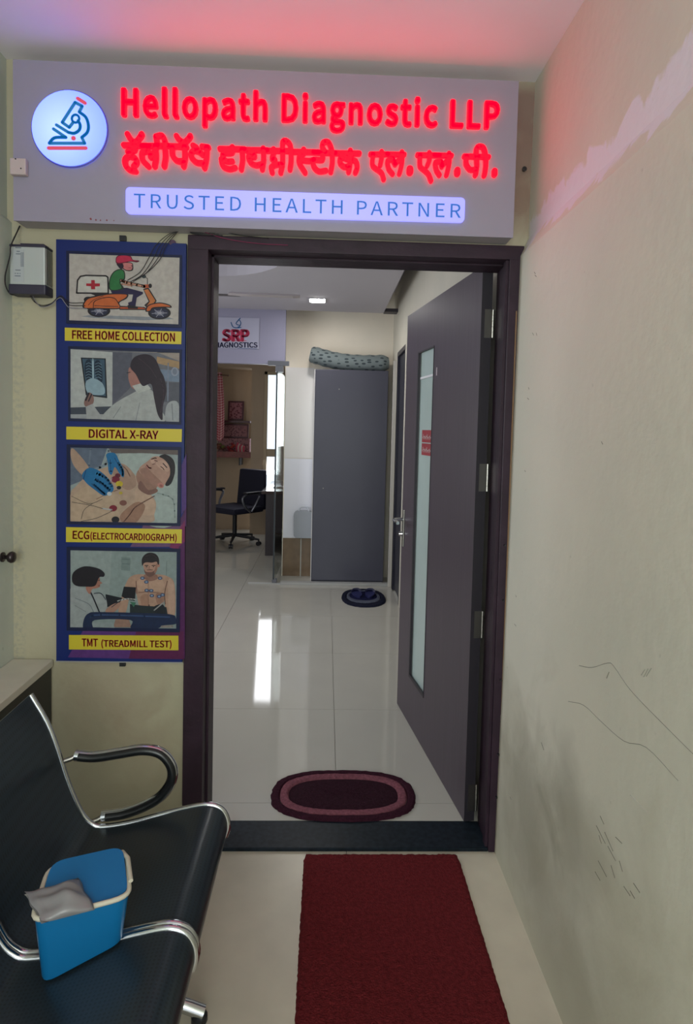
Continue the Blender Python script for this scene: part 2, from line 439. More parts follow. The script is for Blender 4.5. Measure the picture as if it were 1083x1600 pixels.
# window of the office
win = st(empty('window_1', (-0.70, 6.3, 0.62)))
M_wf = mat('cream_window_frame', (178, 160, 132), 0.5)
bm = bmesh.new()
for a in ((-0.15, -0.105, -0.02, 0.06, 0, 1.6), (0.105, 0.15, -0.02, 0.06, 0, 1.6), (-0.15, 0.15, -0.02, 0.06, 1.56, 1.60), (-0.15, 0.15, -0.02, 0.06, 0, 0.03), (-0.105, 0.105, -0.01, 0.05, 0.455, 0.56)): bx(bm, *a, bev=0.004)
link('window_frame', bm, M_wf, win)
gm = mat('window_pane_glass', (240, 245, 250), 0.05, trans=1.0)
for z0, z1 in ((0.03, 0.455), (0.56, 1.56)): boxo('pane', (-0.105, 0.105, 0.015, 0.02, z0, z1), gm, win)

# ------------------------------------------------------------------ door 1: frame, sill, leaf
d1 = st(empty('door_1', (0, 0, 0)))
bm = bmesh.new()
def jamb(bm, xo, xi, yb):     # stepped jamb
    bx(bm, min(xo, xi), max(xo, xi), -0.012, yb, 0.0, 2.03, bev=0.003)
jamb(bm, -0.464, -0.397, 0.142); jamb(bm, 0.640, 0.593, 0.142)
bx(bm, -0.464, 0.640, -0.012, 0.142, 2.028, 2.074, bev=0.003)
bx(bm, -0.400, -0.389, 0.05, 0.142, 0.012, 2.03); bx(bm, 0.584, 0.595, 0.0, 0.03, 0.012, 2.03)
bx(bm, -0.40, 0.594, 0.05, 0.142, 2.022, 2.03)
link('door_frame', bm, M_frame, d1)
boxo('door_sill', (-0.397, 0.593, -0.008, 0.142, -0.01, 0.012), M_granite, d1, 0.003)
# light architrave strip glued beside the right jamb
boxo('plaster_bead', (0.6185, 0.6225, -0.016, -0.002, 0.25, 1.86), mat('raw_wood_strip', (132, 104, 78), 0.8), d1)
hx, hy, ang = 0.541, 0.136, R(7.87)
leaf = empty('door_leaf', (hx, hy, 0), rz=ang); leaf.parent = d1
G0, G1, GZ0, GZ1 = 0.535, 0.785, 0.245, 1.835
bm = bmesh.new(); T = 0.038; Lf = 0.995
bx(bm, 0, T, 0, G0, 0.014, 2.045); bx(bm, 0, T, G1, Lf, 0.014, 2.045); bx(bm, 0, T, G0, G1, 0.014, GZ0); bx(bm, 0, T, G0, G1, GZ1, 2.045)
o = link('leaf_panel', bm, M_leaf, leaf)
bm = bmesh.new(); bx(bm, -0.0005, T+0.0005, -0.0015, 0.0, 0.014, 2.045); bx(bm, 0, T, Lf, Lf+0.0015, 0.014, 2.045); link('edge_band', bm, M_edge, leaf)
bm = bmesh.new()
for a in ((-0.002, 0.006, G1-0.012, G1, GZ0, GZ1), (-0.002, 0.006, G0, G0+0.004, GZ0, GZ1), (-0.002, 0.006, G0+0.004, G1-0.012, GZ0, GZ0+0.014), (-0.002, 0.006, G0+0.004, G1-0.012, GZ1-0.006, GZ1)): bx(bm, *a)
link('glazing_bead', bm, M_edge, leaf)
M_frost = mat('frosted_glass', (190, 208, 206), 0.25, trans=0.1, spec=0.5, noise=0.04, nscale=4)
boxo('glass_pane', (0.012, 0.018, G0, G1, GZ0, GZ1), M_frost, leaf)
boxo('metal_bar', (0.004, 0.011, G0+0.01, G1-0.03, 1.703, 1.713), mat("white_bar", (235, 235, 240), 0.3), leaf)
M_red = mat('sticker_red', (150, 30, 45), 0.5)
for k, (z0, z1) in enumerate(((1.405, 1.462), (1.345, 1.400))):
    stk = boxo('sticker', (0.0095, 0.0115, 0.55, 0.715, z0, z1), M_red, leaf)
    bm = bmesh.new()
    for i in range(7):
        y_ = 0.570+0.02*i
        bx(bm, 0.0088, 0.0096, y_, y_+0.011, z0+0.020+0.004*(i % 2), z0+0.026+0.004*(i % 2)); bx(bm, 0.0088, 0.0096, y_, y_+0.004, z0+0.014, z0+0.038-0.006*(i % 3))
    link('sticker_lettering', bm, mat('sticker_white', (190, 180, 180), 0.5), stk)
boxo('price_tag', (-0.001, 0.0002, 0.487, 0.495, 1.70, 1.735), mat('tag_white', (200, 185, 195), 0.5), leaf)
hn = boxo('lock_plate', (-0.006, 0.0, 0.945, 0.975, 0.86, 1.05), M_steel, leaf, 0.002)
tubeo('lever', [(-0.006, 0.962, 1.0), (-0.05, 0.962, 1.0), (-0.056, 0.95, 1.0), (-0.056, 0.87, 0.995)], 0.009, M_chrome, hn, 10)
bm = bmesh.new(); lathe(bm, [(0.013, 0), (0.013, 0.004), (0.01, 0.02)], (0, 0, 0), 16)
for v in bm.verts: v.co = Vector((-0.006-v.co.z, 0.962+v.co.x, 0.925+v.co.y))
link('lock_cylinder', bm, M_chrome, hn)
boxo('latch_plate', (0.006, T-0.006, Lf+0.0015, Lf+0.004, 0.87, 1.04), M_steel, leaf)
tubeo('outer_lever', [(T, 0.962, 1.0), (T+0.05, 0.962, 1.0), (T+0.056, 0.87, 0.995)], 0.009, M_chrome, leaf, 10)
for zc in (1.843, 1.293, 0.755, 0.103):
    bm = bmesh.new(); bx(bm, 0.012, 0.036, -0.0035, -0.0015, zc-0.05, zc+0.05)
    for i in range(5): tube(bm, [(0.043, 0.0, zc-0.05+0.02*i+0.0005), (0.043, 0.0, zc-0.05+0.02*i+0.0195)], 0.006, 10)
    h = link('hinge', bm, M_steel, leaf)
# chipped plaster flecks round the frame
d2 = st(empty('door_2', (0.63, 3.27, 0)))
bm = bmesh.new(); bx(bm, 0.0, 0.05, 0.25, 0.29, 0, 2.17); bx(bm, 0.0, 0.05, -0.29, -0.25, 0, 2.17); bx(bm, 0, 0.05, -0.25, 0.25, 2.13, 2.17)
link('door_frame', bm, mat('navy_black_frame', (34, 33, 48), 0.4), d2)
boxo('door_leaf', (0.02, 0.055, -0.25, 0.25, 0.02, 2.13), mat('navy_black_leaf', (36, 36, 52), 0.35), d2)
st(boxo('trim_1', (0.60, 0.63, 3.57, 3.62, 0.012, 2.10), mat('cream_trim', (196, 192, 184), 0.5), None, 0.003))

# ------------------------------------------------------------------ illuminated sign
SY = -0.08
def sat(x, y, d=0.0): p = at(x, y, SY); p.y = SY-d; return p
sg = empty('shop_sign', (-0.2, -0.04, 2.08), 'long grey lightbox sign with glowing red letters above the doorway', 'sign')
MS = Matrix.Translation(-Vector(sg.location))
def signpart(o): o.matrix_parent_inverse = MS; return o
M_panel = mat('sign_face_grey', (146, 142, 158), 0.38, noise=0.03, nscale=3)
signpart(boxo('sign_panel', (-0.985, 0.581, SY, SY+0.004, 2.077, 2.562), M_panel, sg))
signpart(boxo('sign_case', (-0.983, 0.579, SY+0.004, -0.001, 2.079, 2.560), mat('sign_case_grey', (165, 160, 165), 0.5), sg))
M_redlight = mat('red_led_acrylic', (110, 4, 10), 0.4, spec=0.2, emit=(1.0, 0.0, 0.008), es=4.0)
M_redbody = M_redlight
tm = place_text('Hellopath Diagnostic LLP', (-0.653, SY, 2.404), (0.522, SY, 2.411), 0.079, 0.012, M_redlight, 'letter', sg, bold=0.016, spacing=1.07)
split_letters(tm, 'letter', M_redlight, sg)
# Devanagari line, drawn as strokes
def dev(origin, s, strokes, r=4.0):
    bm = bmesh.new()
    for pts in strokes:
        rr = r
        if isinstance(pts[0], (int, float)): rr = pts[0]; pts = pts[1]
        P = [sat(origin[0]+u/s, origin[1]+v/s, 0.006) for (u, v) in pts]
        if len(P) > 2: P = catmull(P, 3)
        q = []
        R_ = rr*1.975/960
        if len(P) == 1: P = [P[0]+Vector((0, 0, .001)), P[0]-Vector((0, 0, .001))]
        # flat capsule chain
        for i in range(len(P)-1):
            a, b = P[i], P[i+1]; t = (b-a); t.y = 0
            if t.length < 1e-5: continue
            t.normalize(); n = Vector((-t.z, 0, t.x)); out = []
            for k in range(7):
                an = math.pi*k/6; out.append(b + n*(R_*math.cos(an)) + t*(R_*math.sin(an)))
            for k in range(7):
                an = math.pi*k/6; out.append(a - n*(R_*math.cos(an)) - t*(R_*math.sin(an)))
            jit = (i % 3)*0.0002
            prism(bm, [(p.x, SY-0.012-jit, p.z) for p in out], (0, 0.011, 0))
    link('letter', bm, M_redlight, sg)
A_, sA = (186, 205), 6.769
dev(A_, sA, [[(60, 160), (330, 170)], [(175, 165), (170, 215), (105, 230), (130, 265)], [(130, 265), (75, 310), (85, 385), (130, 425), (185, 435)], [(130, 280), (180, 300), (195, 345), (165, 385)], [(100, 45), (140, 110), (190, 125), (230, 80), (250, 45)]], 3.9)
dev(A_, sA, [[(255, 172), (520, 165)], [(310, 225), (255, 240), (260, 320), (320, 385)], [(310, 225), (340, 250), (345, 290)], [(345, 270), (395, 225)], [(395, 170), (400, 290), (385, 385)], [(490, 165), (500, 280), (485, 385)], [(400, 70), (460, 60), (490, 110), (495, 165)], [(400, 75), (415, 165)]], 3.9)
dev(A_, sA, [[(540, 170), (720, 180)], [(570, 190), (575, 270), (620, 325), (690, 330)], [(700, 180), (705, 280), (690, 385)], [(615, 65), (650, 110), (700, 130), (745, 90), (760, 65)]], 3.9)
dev(A_, sA, [[(790, 165), (830, 195), (780, 230), (770, 280), (820, 340), (890, 350)], [(885, 175), (950, 185)], [(935, 185), (930, 300), (910, 400)], [(800, 215), (850, 230), (890, 260)]], 3.9)
B_, sB = (336, 215), 9.025
dev(B_, sB, [[(75, 175), (420, 180)], [(250, 150), (245, 230), (130, 240), (120, 300), (170, 350), (250, 350)], [(95, 320), (120, 420), (210, 460), (290, 440)], [(385, 190), (395, 330), (375, 465)]], 3.7)
dev(B_, sB, [[(420, 190), (740, 195)], [(480, 240), (540, 240), (560, 290), (480, 290), (510, 370), (580, 405), (660, 390)], [(685, 170), (690, 330), (670, 465)]], 3.7)
dev(B_, sB, [[(740, 200), (1083, 205)], [(830, 180), (830, 240), (810, 320), (850, 330)], [(810, 510), (800, 430), (880, 395), (940, 400)], [(955, 210), (955, 380), (930, 510)], [(955, 205), (960, 80), (1010, 65), (1060, 120), (1075, 210)], [(1075, 210), (1075, 350), (1060, 465)]], 3.7)
C_, sC = (446, 215), 9.025
dev(C_, sC, [[(100, 215), (470, 225)], [(260, 185), (260, 240), (200, 290), (200, 380), (280, 510)], [(220, 330), (330, 345), (400, 330)]], 3.7)
dev(C_, sC, [[(400, 225), (700, 235)], [(520, 240), (520, 330), (400, 330), (400, 420), (470, 490), (570, 480)], [(560, 220), (520, 150), (540, 85), (600, 80), (640, 150), (660, 230)], [(660, 230), (660, 380), (640, 500)]], 3.7)
dev(C_, sC, [[(690, 235), (1040, 240)], [(915, 200), (915, 350), (890, 500)], [(905, 330), (790, 300), (770, 370), (830, 430), (900, 410)], [(910, 320), (990, 350), (1010, 440), (985, 510)]], 3.7)
D_, sD = (566, 220), 9.025
dev(D_, sD, [[(115, 205), (360, 205)], [(150, 210), (140, 350), (190, 410), (270, 470), (300, 560)], [(270, 170), (270, 260), (250, 360)]], 3.4)
dev(D_, sD, [[(350, 205), (590, 210)], [(430, 280), (355, 300), (370, 410), (425, 485)], [(430, 280), (460, 350)], [(460, 340), (530, 270)], [(555, 175), (555, 330), (520, 480)]], 3.4)
dev(D_, sD, [[(668, 415), (668, 455)]], 5.2)
dev(D_, sD, [[(775, 215), (1083, 220)], [(810, 220), (810, 370), (870, 430), (930, 490), (965, 580)], [(940, 185), (940, 290), (910, 370)]], 3.4)
E_, sE = (666, 220), 9.025
dev(E_, sE, [[(110, 220), (350, 225)], [(200, 310), (125, 320), (135, 420), (180, 500)], [(200, 310), (215, 380)], [(215, 370), (280, 300)], [(315, 195), (315, 340), (280, 500)]], 3.4)
dev(E_, sE, [[(432, 430), (432, 475)]], 4.6)
dev(E_, sE, [[(530, 235), (720, 238)], [(560, 240), (555, 340), (610, 420), (690, 420)], [(700, 240), (705, 380), (685, 500)]], 3.6)
dev(E_, sE, [[(720, 238), (870, 245)], [(700, 235), (700, 130), (740, 95), (800, 120), (830, 240)], [(830, 240), (830, 380), (810, 505)]], 3.6)
dev(E_, sE, [[(955, 440), (955, 490)]], 4.2)
# round lamp with the microscope emblem
def lampmat(name, c1, c2, es, centre, rad, blue=1.0):
    m = bpy.data.materials.new(name); m.use_nodes = True; nt = m.node_tree; N = nt.nodes; L = nt.links; b = N['Principled BSDF']
    b.inputs['Base Color'].default_value = (0.10, 0.12, 0.2, 1); b.inputs['Roughness'].default_value = 0.3
    g = N.new('ShaderNodeNewGeometry'); vd = N.new('ShaderNodeVectorMath'); vd.operation = 'DISTANCE'; L.new(g.outputs['Position'], vd.inputs[0]); vd.inputs[1].default_value = centre
    mr = N.new('ShaderNodeMapRange'); mr.inputs[2].default_value = rad; L.new(vd.outputs['Value'], mr.inputs[0])
    mx = N.new('ShaderNodeMix'); mx.data_type = 'RGBA'; q1, q2 = lin(c1), lin(c2); mx.inputs[6].default_value = (q1[0], q1[1], q1[2]*blue, 1); mx.inputs[7].default_value = (q2[0], q2[1], q2[2]*blue, 1)
    L.new(mr.outputs[0], mx.inputs[0]); L.new(mx.outputs[2], b.inputs['Emission Color']); b.inputs['Emission Strength'].default_value = es
    return m
M_disc = lampmat('blue_white_lamp', (196, 226, 255), (140, 172, 250), 1.1, (-0.835, SY, 2.355), 0.13, 4.0)
M_pill = lampmat('violet_white_lamp', (182, 180, 255), (172, 170, 252), 0.95, (-0.1, SY, 2.15), 0.6, 1.8)
LC = Vector((-0.81, SY, 2.358)); LR = 0.113
bm = bmesh.new(); prism(bm, [(LC.x+LR*math.cos(2*math.pi*i/48), SY-0.012, LC.z+LR*math.sin(2*math.pi*i/48)) for i in range(48)], (0, 0.012, 0))
disc = link('emblem_disc', bm, M_disc, sg)
bm = bmesh.new(); tube(bm, [(LC.x+(LR+.001)*math.cos(2*math.pi*i/48), SY-0.006, LC.z+(LR+.001)*math.sin(2*math.pi*i/48)) for i in range(48)], 0.003, 6, closed=True)
link('disc_rim', bm, mat('rim_blue', (90, 90, 170), 0.4), sg)
def em(x, y): return (40+x/7.736, 130+y/7.736)
M_blue = mat('emblem_blue', (20, 90, 140), 0.5, emit=(16, 104, 160), es=0.7); M_rd = mat('emblem_red', (170, 60, 70), 0.5, emit=(200, 70, 90), es=0.75)
def ribbon(bm, pts, wd, smooth=4, y=SY-0.0125, d=0.0015):
    P = [at(*em(*p), SY) for p in pts]
    if smooth: P = catmull(P, smooth)
    Rr = wd/2*1.975/960/7.736
    for i in range(len(P)-1):
        a, b = P[i], P[i+1]; t = b-a; t.y = 0
        if t.length < 1e-6: continue
        t.normalize(); n = Vector((-t.z, 0, t.x)); out = []
        for k in range(5): an = math.pi*k/4; out.append(b+n*(Rr*math.cos(an))+t*(Rr*math.sin(an)))
        for k in range(5): an = math.pi*k/4; out.append(a-n*(Rr*math.cos(an))-t*(Rr*math.sin(an)))
        prism(bm, [(p.x, y-d, p.z) for p in out], (0, d, 0))
bm = bmesh.new()
ribbon(bm, [(600, 495), (550, 560), (465, 500), (620, 260), (705, 305), (670, 375)], 34, 0)
ribbon(bm, [(670, 375), (750, 440), (780, 540), (765, 620), (700, 680)], 34)
ribbon(bm, [(700, 680), (735, 750), (310, 750)], 34, 0)
ribbon(bm, [(310, 750), (350, 700), (400, 680), (510, 680)], 34)
ribbon(bm, [(510, 680), (360, 578)], 34, 0)
ribbon(bm, [(395, 530), (540, 620)], 34, 0)
ribbon(bm, [(540, 620), (610, 630), (670, 590), (680, 530), (655, 480)], 34)
ribbon(bm, [(625+45*math.cos(t*math.pi/6), 455+48*math.sin(t*math.pi/6)) for t in range(13)], 26, 0)
link('emblem_microscope', bm, M_blue, disc)
for pts_, w_ in (([(650, 212), (740, 268)], 40), ([(300, 808), (750, 808)], 40), ([(598, 690), (602, 690)], 52)):
    bm = bmesh.new(); ribbon(bm, pts_, w_, 0); link('emblem_stroke', bm, M_rd, disc)
# rounded strip lamp
bm = bmesh.new(); pts = []
for (cx_, cz_, a0) in ((0.408, 2.180, 0), (-0.625, 2.175, 90), (-0.625, 2.121, 180), (0.408, 2.130, 270)):
    for k in range(6): an = R(a0+18*k); pts.append((cx_+0.013*math.cos(an), SY-0.010, cz_+0.013*math.sin(an)))
prism(bm, pts, (0, 0.010, 0)); pill = link('slogan_strip', bm, M_pill, sg)
o = place_text('TRUSTED HEALTH PARTNER', (-0.612, SY-0.0105, 2.126), (0.408, SY-0.0105, 2.130), 0.042, 0.0015, mat('slogan_blue', (30, 80, 150), 0.5, emit=(45, 110, 190), es=0.6), 'letter', pill, spacing=1.10)
split_letters(o, 'letter', mat('slogan_blue', (30, 80, 150)), pill)
# little red marks at the sign's bottom edge
M_mark = mat('red_scribble', (130, 50, 55), 0.6)
bm = bmesh.new()
for (u, v, r_) in ((142, 342.5, 1.8), (150, 344, 1.3), (157, 344.5, 1.0), (167, 344.5, 1.3), (178, 345, .7)):
    p = at(u, v, SY); tube(bm, [(p.x-0.001*r_, SY-0.0005, p.z-.001), (p.x+0.001*r_, SY-0.0005, p.z+.002)], r_*0.0017, 6, flat=1)
link('paint_fleck', bm, M_mark, sg)
for c in list(sg.children): c.matrix_parent_inverse = MS

# junction box at the sign's left end, power supply, wires
ja, jc = at(15, 272, -0.10), at(40, 247, -0.10)
jb = tag(boxo('junction_box', (ja.x, jc.x, -0.10, SY-0.0002, ja.z, jc.z), mat('ivory_plastic', (186, 172, 168), 0.5), None, 0.004), 'small ivory junction box over the left end of the glowing sign', 'junction box')
for dx, dz in ((-0.006, 0.046), (0.010, 0.018)):
    tubeo('screw', [((ja.x+jc.x)/2+dx, -0.0995, ja.z+dz), ((ja.x+jc.x)/2+dx, -0.1012, ja.z+dz)], 0.0022, M_black, jb, 8)
ps = empty('power_supply', (-0.955, -0.001, 1.86), 'metal power supply with black ends mounted on wall left of the poster', 'power supply')
def pat(u, v, Y=-0.05): return at(u/9.845, 370+v/9.845, Y)
a = pat(160, 150); b = pat(700, 750)
X0, X1, Z0, Z1 = a.x, b.x, b.z, a.z
PM = Matrix.Translation(-Vector(ps.location))
def psp(o): o.matrix_parent_inverse = PM; return o
psp(boxo('body', (X0, X1, -0.055, -0.002, Z0, Z1), mat('galvanised_case', (176, 184, 182), 0.45, metal=0.35), ps, 0.003))
psp(boxo('end_cap', (X0-0.003, X1+0.003, -0.058, -0.0005, Z0-0.030, Z0+0.001), mat('dark_end_cap', (42, 40, 58), 0.5), ps, 0.004))
bm = bmesh.new(); bx(bm, X0-0.001, X1+0.002, -0.056, -0.0005, Z1-0.001, Z1+0.007, bev=0.002); bx(bm, X0+0.03, X1-0.005, -0.05, -0.01, Z1+0.007, Z1+0.012, bev=0.002)
psp(link('end_cap', bm, mat('dark_end_cap', (42, 40, 58), 0.5), ps))
bm = bmesh.new()
for k in range(4): bx(bm, X1, X1+0.0025, -0.048+0.012*k, -0.043+0.012*k, Z0+0.004, Z1-0.004)
psp(link('cooling_fin', bm, M_steel, ps))
lb = psp(boxo('printed_label', (X0+0.010, X0+0.045, -0.0556, -0.0549, Z0+0.008, Z1-0.010), mat('label_pale', (165, 172, 175), 0.5), ps))
bm = bmesh.new()
for (zz, x_0, x_1) in ((0.118, .018, .036), (0.106, .022, .032), (0.098, .020, .034), (0.045, .018, .034), (0.034, .016, .020), (0.034, .023, .028), (0.034, .031, .034), (0.026, .016, .034)):
    bx(bm, X0+x_0, X0+x_1, -0.0562, -0.0555, Z0+zz*0.95, Z0+zz*0.95+0.003)
for k in range(4): bx(bm, X0+0.035+.0025*k, X0+0.036+.0025*k, -0.0562, -0.0549, Z0+0.055, Z0+0.10)
psp(link('label_print', bm, mat('label_ink', (110, 118, 128), 0.6), ps))
def cord(name, pts, r, m, label, group=None, n=6):
    P = [at(*p) for p in pts]; o = tubeo(name, catmull(P, 5), r, m, None, n); return tag(o, label, 'cable', group)
pc_ = cord('power_cord', [(31, 353, -0.012), (26, 364, -0.03), (17, 384, -0.07), (16, 398, -0.072), (11, 418, -0.072), (8, 432, -0.07), (9, 447, -0.065), (16, 459, -0.05), (26, 461, -0.03)], 0.0022, M_wire, None)
pc_.parent = ps; pc_.matrix_parent_inverse = PM; del pc_['category']
for k in range(3):
    cord('output_wire', [(47+2*k, 462, -0.03), (54+2*k, 472+k, -0.03), (66, 477+1.5*k, -0.028), (80, 474+k, -0.026), (90, 465+k, -0.028), (96, 462+2*k, -0.028), (102, 468+3*k, -0.027), (110, 473+4*k, -0.026), (130+3*k, 473+4.5*k, -0.026)], 0.0012,
         M_wire if k < 2 else mat('grey_wire', (120, 120, 130), 0.5), ('uppermost', 'middle', 'lowest')[k]+' of three thin wires looping from power supply to the poster', 'wires looping from power supply to poster')
for k, (xa, xb, ya) in enumerate(((199, 233, 438), (203, 240, 441), (208, 246, 440), (212, 250, 437))):
    cord('hanging_wire', [(xa, ya, -0.0262), (xa+20, ya-13, -0.0265), (xb, 402+k, -0.03), (xb+9, 385, -0.03), (262+3*k, 367+k, -0.025), (280, 361, -0.02), (291+k, 359.5, -0.02), (304, 363+k, -0.022), (330+6*k, 362+2*k, -0.02)], 0.0011,
         M_wire, ('leftmost', 'second', 'third', 'rightmost')[k]+' of four black wires arching over the scooter picture, counted from left', 'wires arching over top of poster')
M_redwire = mat('red_wire', (130, 40, 80), 0.5)
cord('red_wire', [(318, 362, -0.022), (345, 371, -0.018), (375, 377, -0.016), (410, 381, -0.016), (450, 383, -0.016)], 0.0012, M_redwire, 'thin reddish wire lying along the door frame top')
cord('black_wire', [(300, 361, -0.02), (330, 361, -0.022), (352, 363, -0.022), (378, 368, -0.02), (420, 372, -0.018)], 0.0013, M_wire, 'black wire running along top edge of the door frame')
# small dark grommet where wires leave
tag(tubeo('cable_grommet', [at(270, 380, -0.0005), at(270, 380, -0.02)], 0.011, mat('purple_tape', (62, 32, 66), 0.6), None, 12), 'dark taped cable stub on top edge of the poster near frame', 'grommet')
p = at(818, 266, -0.0005); nl = tubeo('wall_nail', [p, p+Vector((0, -0.012, 0))], [0.004, 0.008], M_black, None, 10); tag(nl, 'dark nail head in the wall right of the sign', 'nail')
# screws along right jamb
for (u, v) in ((789, 852), (787, 938), (783, 1062), (779, 1178), (776, 1245)):
    p = at(u, v, -0.012); p.x = min(p.x, 0.6205)
    tubeo('frame_screw', [(p.x-0.001, -0.019, p.z), (p.x-0.001, -0.0115, p.z)], 0.0036, M_black, d1, 8)

# round knob on left wall
kb = empty('round_hook', (-1.03, -0.07, 1.02), 'dark round metal hook on the left wall beside the corner', 'hook')
bm = bmesh.new(); lathe(bm, [(0.016, 0.0), (0.016, 0.004), (0.007, 0.006), (0.007, 0.016), (0.016, 0.022), (0.019, 0.030), (0.016, 0.038), (0.006, 0.041)], (0, 0, 0), 20)
for v in bm.verts: v.co = Vector((v.co.z, v.co.x, v.co.y))
autosmooth(link('hook_body', bm, mat('bronze_knob', (70, 62, 64), 0.3, metal=0.8), kb), 60)

# ------------------------------------------------------------------ poster with four panels
po = empty('service_poster', (-0.675, -0.01, 0.664), 'tall blue poster of four test pictures with yellow captions', 'poster')
PO = Matrix.Translation(-Vector(po.location))
bd = boxo('poster_board', (-0.881, -0.4665, -0.02, -0.003, 0.664, 2.042), mat('poster_blue', (17, 36, 98), 0.4, spec=0.3), po)
boxo('poster_edge', (-0.884, -0.4655, -0.0195, -0.0035, 0.660, 0.6645), mat('poster_edge_white', (150, 150, 150), 0.5), po)
for c in (dict(x=(187, 197), y=(368, 377)), dict(x=(187, 196), y=(1031, 1041))):
    a = at(c['x'][0], c['y'][0], -0.008); b = at(c['x'][1], c['y'][1], -0.008)
    boxo('mounting_tab', (a.x, b.x, -0.012, -0.001, b.z, a.z), M_black, po, 0.001)
PY = -0.0202
def pf(x0_, y0_, s):
    def f(u, v, d): p = at(x0_+u/s, y0_+v/s, PY); p.y = PY-d; return p
    return f
NAVY = (16, 26, 64)
# board background: violet diagonals
A = Art(pf(80, 680, 4.2125))
A.poly([(890, 120), (890, 480), (858, 520), (858, 200)], (78, 52, 118)); A.poly([(890, 470), (890, 600), (600, 600), (610, 580), (858, 540)], (84, 42, 92))
A.poly([(610, 590), (858, 590), (858, 735), (520, 735)], (104, 74, 110)); A.poly([(790, 700), (880, 560), (880, 760), (780, 740)], (120, 40, 88))
A.poly([(840, 735), (880, 700), (880, 1470), (840, 1470)], (82, 32, 86)); A.poly([(210, 1285), (560, 1290), (510, 1470), (110, 1462)], (92, 52, 122)); A.poly([(560, 1290), (872, 1290), (872, 1475), (510, 1470)], (92, 30, 76))
A.done('poster_background', po)
YEL = (190, 174, 40); REDT = (176, 50, 38)
# 1 scooter
T1 = pf(90, 380, 5.157)
A = Art(lambda u, v, d: T1(u, v, d+0.0012)); OUT = (34, 30, 36)
A.poly([(72, 62), (1004, 98), (1000, 682), (72, 648)], NAVY); A.poly([(95, 85), (985, 118), (975, 655), (95, 622)], (182, 176, 170))
A.poly([(190, 590), (260, 580), (900, 598), (940, 612), (700, 622), (300, 604)], (135, 140, 148))
A.line([(155, 400), (162, 300), (185, 268), (230, 260), (390, 264), (406, 275), (410, 405), (155, 402)], 12, OUT); A.poly([(164, 394), (170, 305), (195, 275), (232, 268), (390, 272), (400, 280), (402, 398)], (192, 190, 184))
A.poly([(232, 325), (272, 325), (272, 298), (300, 298), (302, 325), (342, 325), (342, 348), (304, 350), (304, 372), (272, 372), (270, 348), (232, 345)], (166, 34, 52))
A.poly([(260, 405), (420, 412), (320, 430)], OUT); A.ell(250, 455, 38, 24, OUT)
for (wx, wy) in ((335, 545), (822, 563)):
    A.ell(wx, wy, 92, 52, OUT); A.ell(wx, wy, 74, 42, (38, 40, 66)); A.ell(wx, wy, 40, 22, (98, 100, 120)); A.ell(wx, wy, 18, 10, (165, 165, 175))
    for t in range(6): A.line([(wx, wy), (wx+60*math.cos(t), wy+34*math.sin(t))], 5, (150, 150, 165))
ORG = (192, 98, 50)
A.blob([(208, 525), (230, 450), (300, 425), (420, 405), (560, 408), (560, 445), (500, 480), (505, 530), (330, 530)], OUT)
A.blob([(218, 518), (240, 458), (310, 434), (420, 415), (550, 415), (548, 440), (490, 478), (498, 522), (330, 522)], ORG)
A.line([(290, 520), (300, 470), (380, 440), (460, 445), (500, 500)], 6, OUT, 4); A.line([(250, 500), (290, 460), (370, 425)], 4, OUT, 4); A.line([(300, 505), (490, 512)], 5, OUT)
A.poly([(500, 505), (700, 515), (740, 540), (500, 538)], OUT); A.poly([(505, 515), (690, 520), (715, 532), (505, 530)], (176, 80, 48))
A.poly([(690, 370), (735, 360), (800, 465), (780, 500), (720, 520), (700, 500), (735, 470)], OUT); A.poly([(698, 378), (730, 370), (790, 465), (770, 490), (720, 508), (745, 470)], (186, 112, 62))
A.blob([(710, 550), (730, 500), (820, 478), (900, 495), (920, 520), (860, 520), (780, 525), (750, 550)], OUT); A.blob([(720, 543), (740, 505), (820, 486), (895, 502), (905, 513), (850, 512), (770, 518), (745, 543)], ORG)
A.line([(725, 345), (725, 285), (700, 272)], 5, OUT); A.ell(698, 270, 18, 14, (50, 60, 66)); A.poly([(695, 335), (755, 332), (760, 358), (700, 365)], (170, 80, 48)); A.ell(748, 345, 14, 18, OUT)
A.poly([(430, 385), (450, 365), (560, 360), (690, 395), (690, 410), (640, 440), (628, 515), (575, 510), (570, 480), (600, 470), (610, 415), (440, 405)], (34, 26, 66)); A.poly([(565, 500), (650, 512), (648, 530), (570, 528)], OUT)
A.blob([(425, 380), (418, 300), (450, 235), (500, 210), (540, 225), (545, 290), (510, 320), (530, 350), (530, 375)], (28, 44, 34)); A.blob([(432, 374), (426, 300), (455, 242), (500, 217), (533, 230), (536, 286), (500, 315), (515, 365)], (42, 110, 62))
A.line([(512, 300), (560, 318), (680, 345), (700, 350)], 24, OUT, 3); A.line([(515, 302), (560, 320), (685, 348)], 16, (176, 128, 108), 3); A.line([(520, 330), (600, 345)], 12, (176, 128, 108))
A.blob([(510, 170), (540, 155), (600, 160), (612, 190), (605, 222), (560, 225), (525, 205)], OUT); A.blob([(518, 172), (545, 160), (597, 165), (604, 190), (597, 215), (562, 218), (532, 202)], (190, 118, 118))
A.blob([(480, 165), (520, 160), (535, 190), (515, 212), (490, 190)], (30, 22, 44)); A.line([(575, 200), (598, 202)], 4, (110, 40, 50)); A.ell(600, 185, 5, 4, OUT)
A.blob([(470, 145), (480, 108), (530, 95), (590, 105), (610, 135), (660, 143), (640, 156), (590, 150), (500, 170), (478, 165)], (96, 14, 44)); A.blob([(476, 145), (486, 112), (530, 101), (585, 110), (602, 136), (640, 144), (590, 145), (500, 160)], (182, 36, 72))
A.border([(95, 85), (985, 118), (975, 655), (95, 622)], [(72, 62), (1004, 98), (1000, 682), (72, 648)], NAVY)
p1 = A.done('scooter_picture', po)
